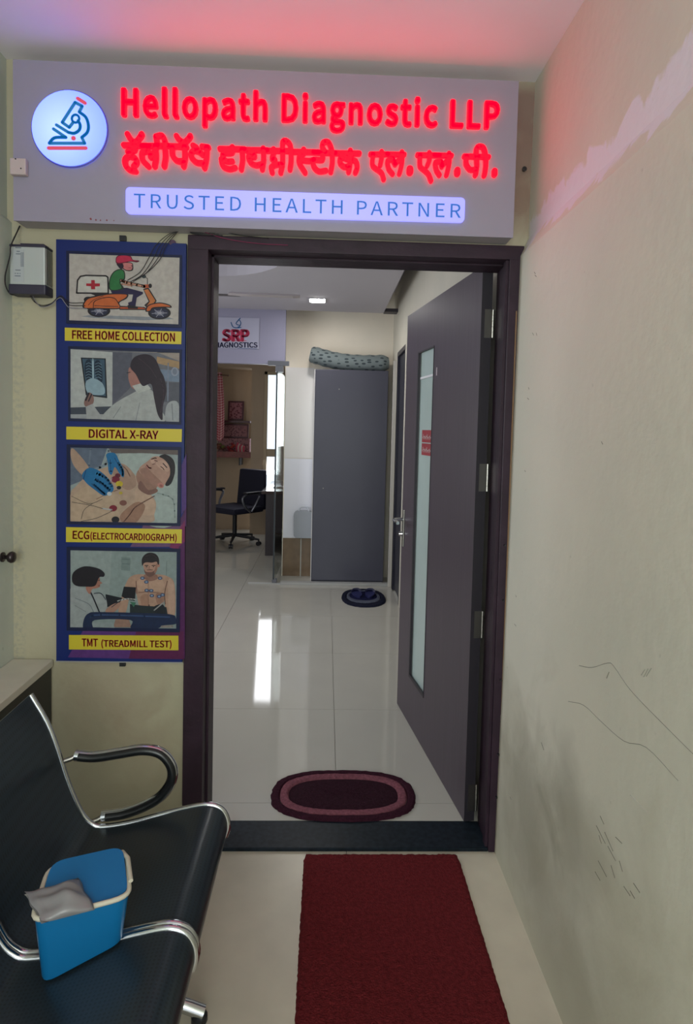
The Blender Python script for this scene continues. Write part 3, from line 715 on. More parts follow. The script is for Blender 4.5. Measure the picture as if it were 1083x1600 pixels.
# 2 x-ray
T2 = pf(0, 340, 3.384)
A = Art(lambda u, v, d: T2(u, v, d+0.0012))
A.poly([(362, 680), (958, 698), (955, 1090), (365, 1070)], NAVY); A.poly([(374, 695), (950, 715), (948, 1082), (374, 1062)], (104, 106, 116))
A.poly([(374, 695), (596, 712), (594, 1000), (374, 1004)], (172, 176, 176)); A.poly([(374, 1004), (594, 998), (594, 1045), (374, 1040)], (62, 68, 82)); A.poly([(374, 1040), (480, 1040), (480, 1064), (374, 1060)], (150, 155, 160))
A.poly([(596, 712), (700, 712), (690, 900), (596, 990)], (84, 86, 100)); A.poly([(596, 712), (830, 712), (950, 760), (950, 716)], (150, 140, 134)); A.poly([(830, 735), (950, 762), (950, 800), (830, 770)], (160, 134, 100)); A.poly([(820, 800), (950, 810), (950, 870), (820, 860)], (112, 128, 150)); A.poly([(810, 870), (950, 872), (948, 980), (810, 970)], (84, 86, 98))
A.line([(890, 770), (888, 970)], 6, (120, 130, 150)); A.ell(925, 815, 20, 24, (140, 148, 166)); A.ell(925, 815, 12, 16, (112, 122, 140))
A.poly([(428, 740), (560, 745), (568, 955), (455, 940)], (20, 26, 36)); A.poly([(436, 746), (554, 750), (560, 945), (462, 935)], (58, 84, 104))
A.blob([(455, 760), (478, 752), (486, 800), (484, 850), (462, 862), (448, 810)], (24, 42, 62)); A.blob([(505, 760), (528, 760), (542, 820), (540, 870), (515, 850), (500, 800)], (24, 42, 62))
A.line([(492, 750), (494, 860)], 9, (150, 176, 190)); A.blob([(455, 870), (495, 850), (545, 880), (550, 935), (468, 928)], (140, 166, 180))
for k in range(6):
    A.line([(456, 775+15*k), (470, 768+15*k), (486, 775+15*k)], 2.5, (112, 140, 158)); A.line([(504, 775+15*k), (522, 768+15*k), (538, 778+15*k)], 2.5, (112, 140, 158))
A.blob([(445, 980), (455, 950), (470, 925), (490, 935), (498, 970), (480, 1000), (455, 1000)], (132, 100, 96)); A.line([(455, 965), (470, 930)], 10, (40, 34, 44)); A.line([(470, 970), (486, 935)], 8, (60, 46, 54))
A.poly([(455, 1000), (490, 985), (530, 1040), (560, 1040), (540, 1066), (460, 1064)], (158, 162, 164))
A.blob([(540, 1070), (600, 990), (700, 930), (760, 905), (810, 920), (850, 1010), (870, 1078), (700, 1080)], (164, 168, 168)); A.poly([(560, 1066), (860, 1078), (860, 1082), (560, 1070)], (150, 150, 152))
A.line([(640, 1000), (600, 1060)], 4, (126, 130, 136)); A.line([(740, 980), (720, 1070)], 4, (130, 134, 140)); A.blob([(880, 1000), (910, 970), (945, 985), (948, 1080), (880, 1078)], (156, 162, 166)); A.line([(910, 985), (915, 1070)], 5, (120, 126, 134))
A.blob([(680, 830), (690, 790), (760, 800), (780, 870), (755, 905), (705, 905), (685, 870)], (158, 112, 104)); A.poly([(700, 890), (770, 870), (800, 905), (730, 930)], (176, 180, 178))
A.blob([(690, 790), (710, 740), (770, 722), (820, 745), (850, 810), (870, 850), (880, 920), (862, 1000), (860, 1070), (835, 1040), (815, 950), (800, 880), (755, 890), (720, 830)], (40, 30, 44)); A.line([(850, 850), (868, 930), (850, 1030)], 6, (62, 48, 62), 3); A.line([(735, 745), (790, 790), (830, 850)], 5, (60, 46, 58), 3)
A.line([(672, 822), (690, 818)], 4, OUT)
A.border([(374, 695), (950, 715), (948, 1080), (374, 1062)], [(362, 680), (962, 698), (959, 1095), (362, 1075)], NAVY)
A.done('scan_picture', po)
# 3 ecg
T3 = pf(80, 680, 4.2125)
A = Art(lambda u, v, d: T3(u, v, d+0.0012))
A.poly([(112, 66), (848, 84), (842, 592), (112, 578)], NAVY); A.poly([(128, 80), (836, 98), (830, 578), (128, 566)], (142, 154, 156))
A.poly([(128, 80), (370, 86), (330, 200), (200, 300), (128, 330)], (92, 104, 124)); A.poly([(380, 88), (836, 98), (836, 130), (600, 118), (400, 120)], (96, 86, 86)); A.line([(150, 110), (210, 250)], 14, (76, 86, 108)); A.line([(260, 90), (250, 200)], 12, (104, 116, 134)); A.line([(220, 250), (360, 190), (380, 100)], 16, (120, 134, 146), 3)
A.blob([(440, 140), (560, 120), (720, 130), (828, 200), (828, 570), (600, 570), (500, 300)], (158, 170, 168)); A.line([(700, 380), (800, 420), (815, 540)], 8, (136, 150, 150), 3)
SK = (176, 152, 134); SK2 = (146, 112, 98)
A.blob([(128, 390), (160, 340), (260, 250), (400, 200), (480, 190), (560, 270), (640, 370), (690, 440), (680, 520), (655, 574), (400, 572), (128, 566)], SK)
A.blob([(128, 120), (150, 90), (250, 215), (220, 270), (150, 200)], (168, 142, 124)); A.blob([(560, 260), (600, 220), (690, 290), (700, 340), (640, 380), (580, 330)], SK2)
A.blob([(400, 200), (480, 192), (545, 255), (560, 330), (500, 360), (430, 300)], (160, 132, 116)); A.blob([(560, 350), (640, 380), (684, 450), (676, 520), (600, 520), (560, 450)], (186, 158, 138))
A.blob([(130, 420), (260, 330), (420, 380), (470, 470), (380, 560), (130, 560)], (182, 158, 136)); A.blob([(460, 520), (560, 440), (620, 470), (560, 574), (470, 572)], (152, 116, 98)); A.blob([(590, 300), (640, 360), (690, 350), (700, 372), (640, 392), (575, 350)], (120, 88, 80))
A.blob([(600, 262), (578, 235), (590, 205), (640, 168), (672, 142), (720, 142), (775, 170), (800, 225), (785, 290), (740, 330), (690, 335), (640, 305)], (172, 136, 122))
A.blob([(600, 262), (588, 225), (630, 215), (680, 262), (735, 320), (690, 335), (640, 305)], (150, 114, 102)); A.blob([(690, 180), (740, 165), (785, 205), (770, 240), (720, 220)], (188, 154, 138))
A.blob([(712, 140), (755, 126), (808, 165), (816, 240), (795, 310), (768, 334), (752, 322), (782, 262), (778, 205), (745, 160)], (34, 28, 36)); A.line([(760, 140), (800, 200), (800, 270)], 6, (52, 44, 52), 3)
A.ell(722, 330, 22, 17, (176, 120, 112), 20); A.ell(724, 332, 11, 8, (140, 88, 84), 20)
A.line([(630, 196), (645, 214), (660, 216)], 8, (140, 74, 78), 3); A.line([(624, 206), (640, 226)], 6, (164, 104, 100)); A.blob([(655, 165), (672, 160), (684, 178), (676, 192), (664, 186)], (190, 156, 140)); A.line([(668, 192), (682, 188)], 5, (110, 72, 68))
A.line([(662, 158), (684, 150), (694, 152)], 6, (66, 48, 48), 3); A.line([(722, 206), (736, 216), (744, 228)], 5, (70, 50, 50), 3); A.line([(738, 186), (762, 212)], 7, (64, 46, 48)); A.line([(682, 164), (700, 172)], 5, (90, 62, 60))
A.line([(680, 400), (560, 470), (520, 520), (480, 568)], 7, (112, 78, 70), 4); A.ell(475, 445, 24, 18, (122, 78, 72)); A.line([(520, 270), (500, 230), (470, 200)], 6, (130, 98, 86), 3); A.line([(300, 420), (380, 380), (440, 360)], 5, (142, 112, 96), 3)
GL = (24, 104, 156); GD = (14, 66, 116)
A.blob([(205, 260), (250, 215), (320, 235), (380, 290), (412, 345), (400, 375), (350, 398), (290, 360), (230, 310)], GL); A.line([(300, 250), (360, 280), (402, 338)], 20, (34, 118, 168), 3); A.line([(290, 290), (340, 320), (388, 362)], 20, (30, 110, 162), 3); A.line([(280, 325), (320, 360), (356, 390)], 18, (26, 100, 152), 3); A.line([(330, 250), (405, 340)], 5, GD); A.line([(300, 290), (385, 370)], 5, GD); A.line([(270, 320), (350, 392)], 5, GD); A.line([(230, 230), (215, 290)], 6, GD)
A.blob([(365, 125), (420, 118), (450, 170), (480, 230), (478, 275), (450, 250), (420, 210), (400, 260), (380, 240), (375, 180)], GL); A.line([(440, 180), (470, 225), (472, 268)], 16, (34, 116, 166), 3); A.line([(392, 180), (396, 240)], 18, (30, 108, 160)); A.line([(420, 150), (470, 250)], 5, GD); A.line([(390, 160), (395, 240)], 5, GD)
for (u, v, c, rr) in ((425, 290, (112, 24, 48), 28), (440, 265, (90, 20, 44), 18), (450, 320, (188, 168, 50), 24), (448, 345, (30, 26, 34), 15), (460, 380, (180, 160, 60), 12), (410, 480, (120, 30, 48), 26), (425, 555, (26, 26, 34), 26), (385, 385, (190, 196, 200), 16)): A.ell(u, v, rr, rr*0.8, c)
A.line([(340, 482), (400, 490)], 10, (176, 176, 176)); A.line([(400, 280), (395, 310)], 8, (180, 150, 160))
A.line([(340, 482), (260, 460), (140, 440)], 3, (70, 66, 66), 4); A.line([(400, 500), (300, 545), (200, 566)], 3, (70, 66, 66), 4); A.line([(340, 420), (250, 450), (135, 400)], 3, (84, 76, 72), 4); A.line([(280, 445), (220, 490), (200, 550)], 3, (84, 76, 72), 4)
A.border([(128, 80), (836, 98), (830, 578), (128, 566)], [(104, 60), (858, 78), (852, 598), (104, 584)], NAVY)
A.done('electrode_picture', po)
# 4 treadmill test
A = Art(lambda u, v, d: T3(u, v, d+0.0012))
A.poly([(112, 740), (848, 752), (842, 1292), (112, 1280)], NAVY); A.poly([(128, 756), (828, 768), (824, 1272), (128, 1262)], (134, 148, 148))
A.poly([(128, 756), (400, 762), (380, 1100), (128, 1000)], (144, 156, 156)); A.poly([(462, 800), (524, 806), (520, 892), (462, 888)], (116, 132, 132)); A.line([(470, 815), (516, 818)], 5, (94, 108, 112)); A.line([(470, 845), (516, 848)], 5, (94, 108, 112)); A.line([(762, 830), (758, 930)], 4, (108, 122, 122))
A.blob([(500, 960), (545, 920), (610, 915), (640, 925), (700, 915), (770, 930), (812, 980), (815, 1180), (760, 1185), (745, 1060), (740, 1110), (680, 1150), (590, 1140), (560, 1040), (530, 1010), (490, 1170), (445, 1165), (455, 1090)], (174, 140, 122)); A.blob([(575, 950), (640, 945), (640, 1025), (590, 1030), (565, 1000)], (186, 152, 132)); A.blob([(655, 945), (730, 950), (740, 1010), (660, 1025)], (184, 150, 130)); A.blob([(775, 945), (808, 985), (810, 1170), (780, 1175), (770, 1040)], (184, 152, 134)); A.blob([(590, 1060), (640, 1050), (640, 1135), (600, 1130)], (158, 122, 104)); A.blob([(690, 1045), (745, 1040), (738, 1100), (700, 1110)], (150, 114, 98)); A.blob([(620, 915), (690, 915), (700, 945), (650, 960), (612, 940)], (140, 104, 92))
A.line([(765, 960), (748, 1040), (752, 1110)], 6, (112, 80, 70), 3); A.line([(640, 960), (640, 1130)], 4, (140, 106, 92)); A.line([(575, 1035), (640, 1030), (730, 1040)], 5, (134, 98, 86), 3); A.line([(560, 960), (565, 1040)], 6, (124, 90, 80)); A.ell(645, 1120, 5, 7, (96, 66, 60))
A.blob([(612, 880), (606, 832), (640, 812), (690, 820), (704, 850), (696, 892), (672, 922), (650, 930), (628, 918)], (176, 138, 122)); A.ell(709, 856, 7, 13, (168, 122, 108))
A.blob([(600, 858), (598, 815), (618, 785), (652, 772), (690, 782), (710, 812), (710, 850), (702, 848), (694, 832), (664, 838), (632, 836), (612, 842)], (36, 30, 36)); A.line([(625, 795), (665, 785), (695, 805)], 6, (58, 50, 54), 3)
A.blob([(612, 880), (622, 896), (640, 900), (668, 898), (696, 876), (690, 905), (668, 926), (650, 932), (630, 922), (616, 902)], (112, 82, 76)); A.line([(636, 893), (652, 897), (668, 893)], 4, (170, 112, 106), 3); A.line([(634, 886), (668, 886)], 4, (90, 64, 60))
A.line([(618, 857), (638, 857)], 5, OUT); A.line([(664, 857), (686, 856)], 5, OUT); A.ell(629, 865, 5, 3, OUT); A.ell(675, 864, 5, 3, OUT); A.line([(648, 862), (645, 880), (655, 882)], 4, (138, 100, 88)); A.blob([(690, 850), (702, 850), (696, 892), (680, 905)], (150, 112, 98))
for (u, v) in ((602, 940), (718, 940), (628, 965), (630, 1020), (660, 1022), (664, 1055), (712, 1060), (735, 1050)): A.ell(u, v, 15, 11, (64, 76, 110)); A.ell(u, v, 8, 6, (130, 150, 176))
A.poly([(480, 995), (560, 1000), (552, 1090), (500, 1080), (465, 1060)], (24, 24, 32)); A.poly([(360, 1045), (470, 1070), (440, 1120), (360, 1130)], (22, 26, 36)); A.poly([(520, 1110), (600, 1120), (760, 1130), (770, 1190), (520, 1180)], (32, 42, 46)); A.blob([(675, 1130), (730, 1110), (755, 1150), (740, 1190), (690, 1170)], (26, 30, 38)); A.line([(680, 1150), (740, 1100)], 8, (150, 150, 150)); A.poly([(520, 1095), (560, 1100), (545, 1130)], (60, 112, 90))
A.blob([(128, 1010), (200, 1000), (280, 1030), (350, 1050), (370, 1130), (330, 1170), (250, 1180), (230, 1262), (128, 1262)], (152, 158, 160)); A.line([(160, 1070), (250, 1110), (280, 1160)], 5, (116, 124, 130), 3); A.line([(160, 1120), (230, 1160)], 4, (120, 126, 132), 3); A.line([(250, 1010), (280, 1070), (320, 1165)], 9, (24, 28, 42), 3); A.line([(285, 1040), (330, 1040), (360, 1080)], 6, (60, 70, 80), 3)
A.blob([(230, 1000), (270, 960), (318, 935), (322, 958), (338, 972), (324, 980), (322, 996), (300, 1006), (272, 1012), (255, 1045)], (160, 112, 98)); A.line([(312, 955), (322, 952)], 4, OUT); A.line([(312, 990), (322, 988)], 4, (120, 56, 56)); A.blob([(140, 960), (150, 900), (220, 862), (310, 875), (352, 905), (348, 930), (318, 935), (290, 990), (230, 995), (170, 990)], (26, 22, 32))
A.blob([(360, 1150), (400, 1115), (450, 1100), (455, 1120), (420, 1160), (370, 1165)], (164, 126, 110)); A.line([(440, 1090), (500, 1075), (560, 1080)], 8, (180, 180, 180), 3); A.line([(400, 1130), (460, 1085)], 5, (60, 60, 66)); A.poly([(440, 1165), (500, 1168), (530, 1262), (410, 1262)], (146, 116, 104)); A.poly([(275, 1225), (410, 1230), (420, 1266), (270, 1262)], (140, 152, 154))
A.blob([(215, 1270), (218, 1210), (250, 1170), (330, 1162), (700, 1172), (800, 1180), (822, 1200), (822, 1240), (740, 1250), (690, 1272), (530, 1270), (525, 1215), (290, 1215), (275, 1270)], (24, 38, 72)); A.line([(260, 1195), (330, 1180), (780, 1195)], 9, (48, 70, 112), 3); A.line([(730, 1258), (800, 1256)], 14, (150, 140, 136))
A.border([(128, 756), (828, 768), (824, 1272), (128, 1262)], [(104, 734), (852, 746), (848, 1296), (104, 1284)], NAVY)
A.done('checkup_picture', po)
# captions
for pts, txt, b0, b1, hh, of in (
    ([(101.6, 512.0), (283.9, 518.3), (283.4, 538.0), (101.6, 532.3)], 'FREE HOME COLLECTION', (113, 529.3), (273.8, 533.7), 12.5, 0.0),
    ([(104, 666.5), (284.5, 670.5), (284, 690.5), (104, 686.5)], 'DIGITAL X-RAY', (139, 683.6), (248, 686.0), 12.5, 0.0),
    ([(103.5, 823.5), (284.5, 827.0), (284, 848.8), (103.5, 846.8)], None, None, None, 0, 0),
    ([(108.0, 992), (279, 993), (279, 1015.8), (108.0, 1014.5)], None, None, None, 0, 0)):
    P = [at(u, v, PY) for (u, v) in pts]; bm = bmesh.new(); prism(bm, [(q.x, PY-0.0018, q.z) for q in P], (0, 0.0016, 0))
    cs = link('caption_strip', bm, mat('caption_yellow', YEL, 0.45), po)
    mt = mat('caption_red', REDT, 0.5)
    def cap(t, u0, v0, u1, v1, h): 
        p = at(u0, v0, PY); q = at(u1, v1, PY); p.y = q.y = PY-0.0021
        place_text(t, p, q, h*2.035/960, 0.0006, mt, 'caption_lettering', cs, bold=0.013)
    if txt: cap(txt, b0[0], b0[1], b1[0], b1[1], hh)
    elif pts[0][1] < 900: cap('ECG', 113.8, 841.5, 140.0, 842.2, 12.2); cap('(ELECTROCARDIOGRAPH)', 141.5, 842.2, 276.5, 845.0, 10.2)
    else: cap('TMT', 128.0, 1009.3, 153.5, 1009.6, 12.0); cap('(TREADMILL TEST)', 158.5, 1009.8, 268.5, 1011.0, 10.2)
for c in list(po.children): c.matrix_parent_inverse = PO

# ------------------------------------------------------------------ corner shelf unit at left
cn = empty('corner_cabinet', (-0.96, -0.2, 0), 'low black cabinet with cream stone top in the left corner', 'cabinet')
CM = Matrix.Translation(-Vector(cn.location))
boxo('cabinet_top', (-1.029, -0.897, -0.62, -0.006, 0.640, 0.664), mat('cream_stone_top', (204, 201, 188), 0.35, noise=0.06, nscale=9), cn, 0.003)
boxo('cabinet_body', (-1.029, -0.903, -0.60, -0.008, 0.0, 0.640), mat('black_cabinet', (24, 26, 30), 0.4), cn)
for c in cn.children: c.matrix_parent_inverse = CM

# ------------------------------------------------------------------ waiting bench
def perf_metal():
    m = bpy.data.materials.new('perforated_black_steel'); m.use_nodes = True; nt = m.node_tree; N = nt.nodes; L = nt.links; b = N['Principled BSDF']
    b.inputs['Roughness'].default_value = 0.28; b.inputs['Metallic'].default_value = 0.2
    g = N.new('ShaderNodeNewGeometry'); sc = N.new('ShaderNodeVectorMath'); sc.operation = 'SCALE'; sc.inputs['Scale'].default_value = 1/0.0085
    mp = N.new('ShaderNodeVectorMath'); mp.operation = 'MULTIPLY'; mp.inputs[1].default_value = (1, 1, 0)
    L.new(g.outputs['Position'], mp.inputs[0]); L.new(mp.outputs[0], sc.inputs[0])
    fr = N.new('ShaderNodeVectorMath'); fr.operation = 'FRACTION'; L.new(sc.outputs[0], fr.inputs[0])
    d = N.new('ShaderNodeVectorMath'); d.operation = 'DISTANCE'; d.inputs[1].default_value = (0.5, 0.5, 0); L.new(fr.outputs[0], d.inputs[0])
    mr = N.new('ShaderNodeMapRange'); mr.inputs[1].default_value = 0.24; mr.inputs[2].default_value = 0.32; L.new(d.outputs['Value'], mr.inputs[0])
    mx = N.new('ShaderNodeMix'); mx.data_type = 'RGBA'; mx.inputs[6].default_value = lin((34, 42, 47))+(1,); mx.inputs[7].default_value = lin((41, 52, 60))+(1,)
    L.new(mr.outputs[0], mx.inputs[0]); L.new(mx.outputs[2], b.inputs['Base Color'])
    return m
M_perf = perf_metal()
M_seat = mat('black_coated_steel', (38, 45, 52), 0.34, metal=0.3)
bn = empty('waiting_bench', (-0.5, -1.1, 0), 'black perforated steel waiting bench with chrome arm along left wall', 'bench')
prof0 = [(-0.758, .743), (-.717, .671), (-.690, .600), (-.667, .524), (-.645, .465), (-.622, .418), (-.600, .396), (-.572, .387), (-.50, .398), (-.422, .42), (-.360, .436), (-.304, .448), (-.275, .446), (-.255, .434), (-.243, .412), (-.240, .385), (-.247, .362)]
pr = [(v.x, v.z) for v in catmull([(p[0], 0, p[1]) for p in prof0], 3)]
YF, SW = -0.452, 0.395
for k in range(3):
    ya, yb = YF-0.006-k*(SW+0.012), YF-0.006-k*(SW+0.012)-SW
    bm = bmesh.new(); sheet(bm, pr, ya-0.004, yb+0.004, 0.004)
    autosmooth(link('seat_shell', bm, M_perf, bn), 40)
    for yy in (ya, yb):
        tr = [(-0.767, .758)] + pr[1:]
        bm = bmesh.new(); tube(bm, [(p[0], yy, p[1]-0.001) for p in pr], 0.0078, 8, flat=1.0)
        autosmooth(link('edge_trim', bm, M_chrome, bn), 60)
# arm (far end): flattened tube with black pad look
armpts = [(118, 1180), (150, 1182), (190, 1176), (225, 1171), (252, 1177), (268, 1197), (268, 1220), (252, 1243), (228, 1258), (195, 1270), (160, 1275)]
AP = catmull([at(u, v, YF+0.012) for (u, v) in armpts], 5)
for yo in (0, -3*(SW+0.012)-0.01):
    bm = bmesh.new(); tube(bm, [p+Vector((0, yo, 0)) for p in AP], 0.0145, 14)
    autosmooth(link('armrest', bm, M_chrome, bn), 60)
    bm = bmesh.new(); tube(bm, [p+Vector((0, yo-0.006, 0.0)) for p in AP[1:-1]], 0.0118, 10)
    o = autosmooth(link('armrest_pad', bm, mat('black_arm_pad', (20, 22, 24), 0.3), bn), 60)
    for q, nn in ((AP[0], 'arm_bracket'), (AP[-1], 'arm_bracket')):
        tubeo(nn, [q+Vector((0.004, yo, 0)), q+Vector((-0.012, yo-0.004 if yo == 0 else yo+0.004, -0.008)), Vector((q.x-0.05, yo+YF-0.02 if yo == 0 else yo+YF+0.01, q.z-0.01))], 0.007, M_steel, bn, 8)
boxo('support_beam', (-0.50, -0.44, YF-3*(SW+0.012), YF+0.0, 0.325, 0.375), M_black, bn, 0.004)
for yl in (YF-0.16, YF-1.02):
    leg = link('leg_frame', (lambda b_: (tube(b_, [(-0.47, yl, 0.33), (-0.47, yl, 0.06)], 0.022, 10), tube(b_, catmull([(-0.70, yl, 0.02), (-0.6, yl, 0.045), (-0.47, yl, 0.07), (-0.34, yl, 0.045), (-0.27, yl, 0.02)], 4), 0.016, 10), b_)[-1])(bmesh.new()), M_chrome, bn)
    autosmooth(leg, 60)
    for xx in (-0.69, -0.28):
        bm = bmesh.new(); lathe(bm, [(0.02, 0), (0.02, 0.012), (0.008, 0.02)], (xx, yl, 0.0), 14); link('foot', bm, M_black, bn)
for k in range(3):
    yc = YF-0.006-k*(SW+0.012)-SW/2
    bm = bmesh.new(); sheet(bm, [(p[0]-0.002, p[1]-0.006) for p in pr[6:36]], yc-0.03, yc+0.03, 0.006); link('seat_bracket', bm, M_black, bn)
    bm = bmesh.new(); bx(bm, -0.56, -0.40, yc-0.03, yc+0.03, 0.372, 0.388); link('seat_bracket', bm, M_black, bn)
for c in bn.children: c.matrix_parent_inverse = Matrix.Translation(-Vector(bn.location))

# blue cool box on the bench, and the bag on it
ZR = 0.535
c4 = [atz(u, v, ZR) for (u, v) in ((48, 1442), (204, 1400), (194, 1334), (76, 1356))]
cc = sum(c4, Vector())/4
cb = empty('cool_box', (cc.x, cc.y, 0.425), 'small blue cool box with cream rim standing on the bench seat', 'cool box')
def ringpts(scale, z, n=6, corner=0.2):
    out = []
    for i in range(4):
        p0, p, p2 = c4[(i-1) % 4], c4[i], c4[(i+1) % 4]
        a = p.lerp(p0, corner); b = p.lerp(p2, corner)
        for k in range(n):
            t = k/(n-1); q = (1-t)**2*a+2*t*(1-t)*p+t*t*b; out.append(Vector((cc.x+(q.x-cc.x)*scale, cc.y+(q.y-cc.y)*scale, z)))
    return out
bm = bmesh.new(); rings = [ringpts(s, z) for s, z in ((0.84, 0.425), (0.86, 0.43), (0.98, 0.520), (0.98, 0.532), (0.90, 0.532), (0.88, 0.500))]
def seatz(x):
    q = sorted((p for p in pr if p[0] > -0.60 and p[0] < -0.27), key=lambda p: p[0])
    for a, b in zip(q[:-1], q[1:]):
        if a[0] <= x <= b[0]: return a[1]+(b[1]-a[1])*(x-a[0])/(b[0]-a[0])
    return q[0][1] if x < q[0][0] else q[-1][1]
for r_, dz in ((rings[0], 0.0055), (rings[1], 0.0105)):
    for p in r_: p.z = seatz(p.x)+dz
V = [[bm.verts.new(p) for p in r_] for r_ in rings]; n = len(V[0])
for i in range(len(V)-1):
    for j in range(n): bm.faces.new((V[i][j], V[i][(j+1) % n], V[i+1][(j+1) % n], V[i+1][j]))
bm.faces.new(V[0][::-1]); bm.faces.new(V[-1])
M_bl = mat('blue_plastic', (12, 104, 158), 0.38)
autosmooth(link('box_body', bm, M_bl, cb), 40)
bm = bmesh.new(); tube(bm, ringpts(1.0, ZR), 0.0048, 8, closed=True); autosmooth(link('rim', bm, mat('cream_rim', (200, 194, 176), 0.5), cb), 60)
bm = bmesh.new(); A1 = ringpts(0.97, 0.531); A2 = ringpts(0.94, 0.540)
for p in A1+A2: p.z += (p.y-cc.y)*0.16; p.y += 0.004
V = [[bm.verts.new(p-Vector((0, 0, .012))) for p in A1], [bm.verts.new(p) for p in A1], [bm.verts.new(p) for p in A2]]
for i in range(2):
    for j in range(n): bm.faces.new((V[i][j], V[i][(j+1) % n], V[i+1][(j+1) % n], V[i+1][j]))
bm.faces.new(V[0][::-1]); bm.faces.new(V[-1]); autosmooth(link('lid', bm, mat('blue_lid', (14, 104, 160), 0.42), cb), 40)
p = (c4[1]+c4[2])/2
tubeo('handle', [c4[2]+Vector((-.004, .0, .004)), c4[2].lerp(c4[1], .3)+Vector((0.004, 0, .016)), c4[2].lerp(c4[1], .75)+Vector((0.004, 0, .008))], 0.0046, mat('cream_rim', (200, 194, 176), 0.5), cb, 8)
for c in cb.children: c.matrix_parent_inverse = Matrix.Translation(-Vector(cb.location))
bm = bmesh.new(); G = 14
b0 = [atz(u, v, 0.552) for (u, v) in ((38, 1390), (122, 1366), (150, 1412), (66, 1432))]
grid = []
for lay_ in (0, 1):
    g_ = []
    for i in range(G+1):
        row = []
        for j in range(G+1):
            u, v = i/G, j/G
            q = b0[0].lerp(b0[1], u).lerp(b0[3].lerp(b0[2], u), v)
            e = math.sin(math.pi*u)**0.6*math.sin(math.pi*v)**0.6 if 0 < u < 1 and 0 < v < 1 else 0
            z = 0.5445 + (e*(0.020+0.005*math.sin(9*u+4*v)+0.003*math.sin(17*v-5*u)) if lay_ == 0 else 0.0) + (q.y-cc.y)*0.06
            if lay_ == 0 and u < 0.15: z += 0.006*(0.15-u)/0.15
            row.append(bm.verts.new((q.x+0.002*math.sin(11*v), q.y, z)))
        g_.append(row)
    for i in range(G):
        for j in range(G): bm.faces.new((g_[i][j], g_[i+1][j], g_[i+1][j+1], g_[i][j+1]))
    grid.append(g_)
bmesh.ops.remove_doubles(bm, verts=bm.verts, dist=0.0004)
tag(link('plastic_bag', bm, mat('milky_plastic', (158, 156, 158), 0.3, trans=0.35), None, True), 'crumpled milky plastic bag lying on the blue cool box', 'bag')

# ------------------------------------------------------------------ mats
def fuzz_mat(name, rgb, k=0.25, sc=90): return mat(name, rgb, 0.95, spec=0.1, noise=k, nscale=sc, bump=0.9, bscale=220)
def pile(bm, inside, x0, x1, y0, y1, z, step, h, jit):
    pass
# red mat with rounded corners and pile
bm = bmesh.new(); x0, x1, y0, y1, rc, zt = -0.046, 0.484, -0.80, -0.028, 0.03, 0.010
nx, ny = 70, 100
def inside_rr(x, y):
    dx = max(x0+rc-x, 0, x-(x1-rc)); dy = max(y0+rc-y, 0, y-(y1-rc)); return math.hypot(dx, dy) <= rc+1e-6
vs = {}
for i in range(nx+1):
    for j in range(ny+1):
        x = x0+(x1-x0)*i/nx; y = y0+(y1-y0)*j/ny
        if not inside_rr(x, y):
            cx_ = min(max(x, x0+rc), x1-rc); cy_ = min(max(y, y0+rc), y1-rc); d = math.hypot(x-cx_, y-cy_); x = cx_+(x-cx_)*rc/d; y = cy_+(y-cy_)*rc/d
        edge = i in (0, nx) or j in (0, ny)
        vs[i, j] = bm.verts.new((x+random.uniform(-.0012, .0012), y+random.uniform(-.0015, .0015), 0.0005 if edge else zt+random.uniform(-.0012, .0012)))
for i in range(nx):
    for j in range(ny): bm.faces.new((vs[i, j], vs[i+1, j], vs[i+1, j+1], vs[i, j+1]))
bmesh.ops.remove_doubles(bm, verts=bm.verts, dist=0.0002)
tag(link('door_mat', bm, fuzz_mat('red_carpet_pile', (104, 34, 38)), None, True), 'plain dark red rectangular mat on the floor outside the doorway', 'mat')
# oval rug: centre and rings
def superel(cx_, cy_, a, b, n=96, e=2.7, wob=0.0):
    out = []
    for i in range(n):
        t = 2*math.pi*i/n; c, s_ = math.cos(t), math.sin(t); w_ = 1+random.uniform(-wob, wob)
        out.append((cx_+a*w_*math.copysign(abs(c)**(2/e), c), cy_+b*w_*math.copysign(abs(s_)**(2/e), s_)))
    return out
def ringmesh(name, outer, inner, z0, z1, m, parent):
    # puffy pile band between two outlines
    bm = bmesh.new(); k = len(outer); rows = []
    steps = 7
    for s_ in range(steps+1):
        f = s_/steps; zz = z0+(z1-z0)*min(1, (math.sin(math.pi*min(max(f, 0.0), 1.0))*2.2 if inner else min(1, f*4)))
        row = []
        for i in range(k):
            if inner: p = (outer[i][0]*(1-f)+inner[i][0]*f, outer[i][1]*(1-f)+inner[i][1]*f)
            else:
                c = (sum(q[0] for q in outer)/k, sum(q[1] for q in outer)/k); p = (outer[i][0]*(1-f)+c[0]*f, outer[i][1]*(1-f)+c[1]*f)
            row.append(bm.verts.new((p[0], p[1], zz+(random.uniform(-.0012, .0012) if 0 < s_ < steps else 0))))
        rows.append(row)
    for s_ in range(steps):
        for i in range(k): bm.faces.new((rows[s_][i], rows[s_][(i+1) % k], rows[s_+1][(i+1) % k], rows[s_+1][i]))
    bmesh.ops.remove_doubles(bm, verts=bm.verts, dist=0.0001)
    return link(name, bm, m, parent, True)
rg = empty('oval_rug', (0.098, 0.300, 0.011), 'oval maroon rug with a pink ring just inside the doorway', 'rug')
o0 = superel(0, 0, 0.285, 0.166, e=2.6, wob=0.012); o1 = superel(0, 0, 0.250, 0.138, e=2.6); o2 = superel(0, 0, 0.215, 0.106, e=2.6)
ringmesh('rug_border', o0, o1, 0.0005, 0.011, fuzz_mat('maroon_pile', (60, 28, 42)), rg); ringmesh('rug_ring', o1, o2, 0.004, 0.013, fuzz_mat('dusty_pink_pile', (134, 82, 94)), rg)
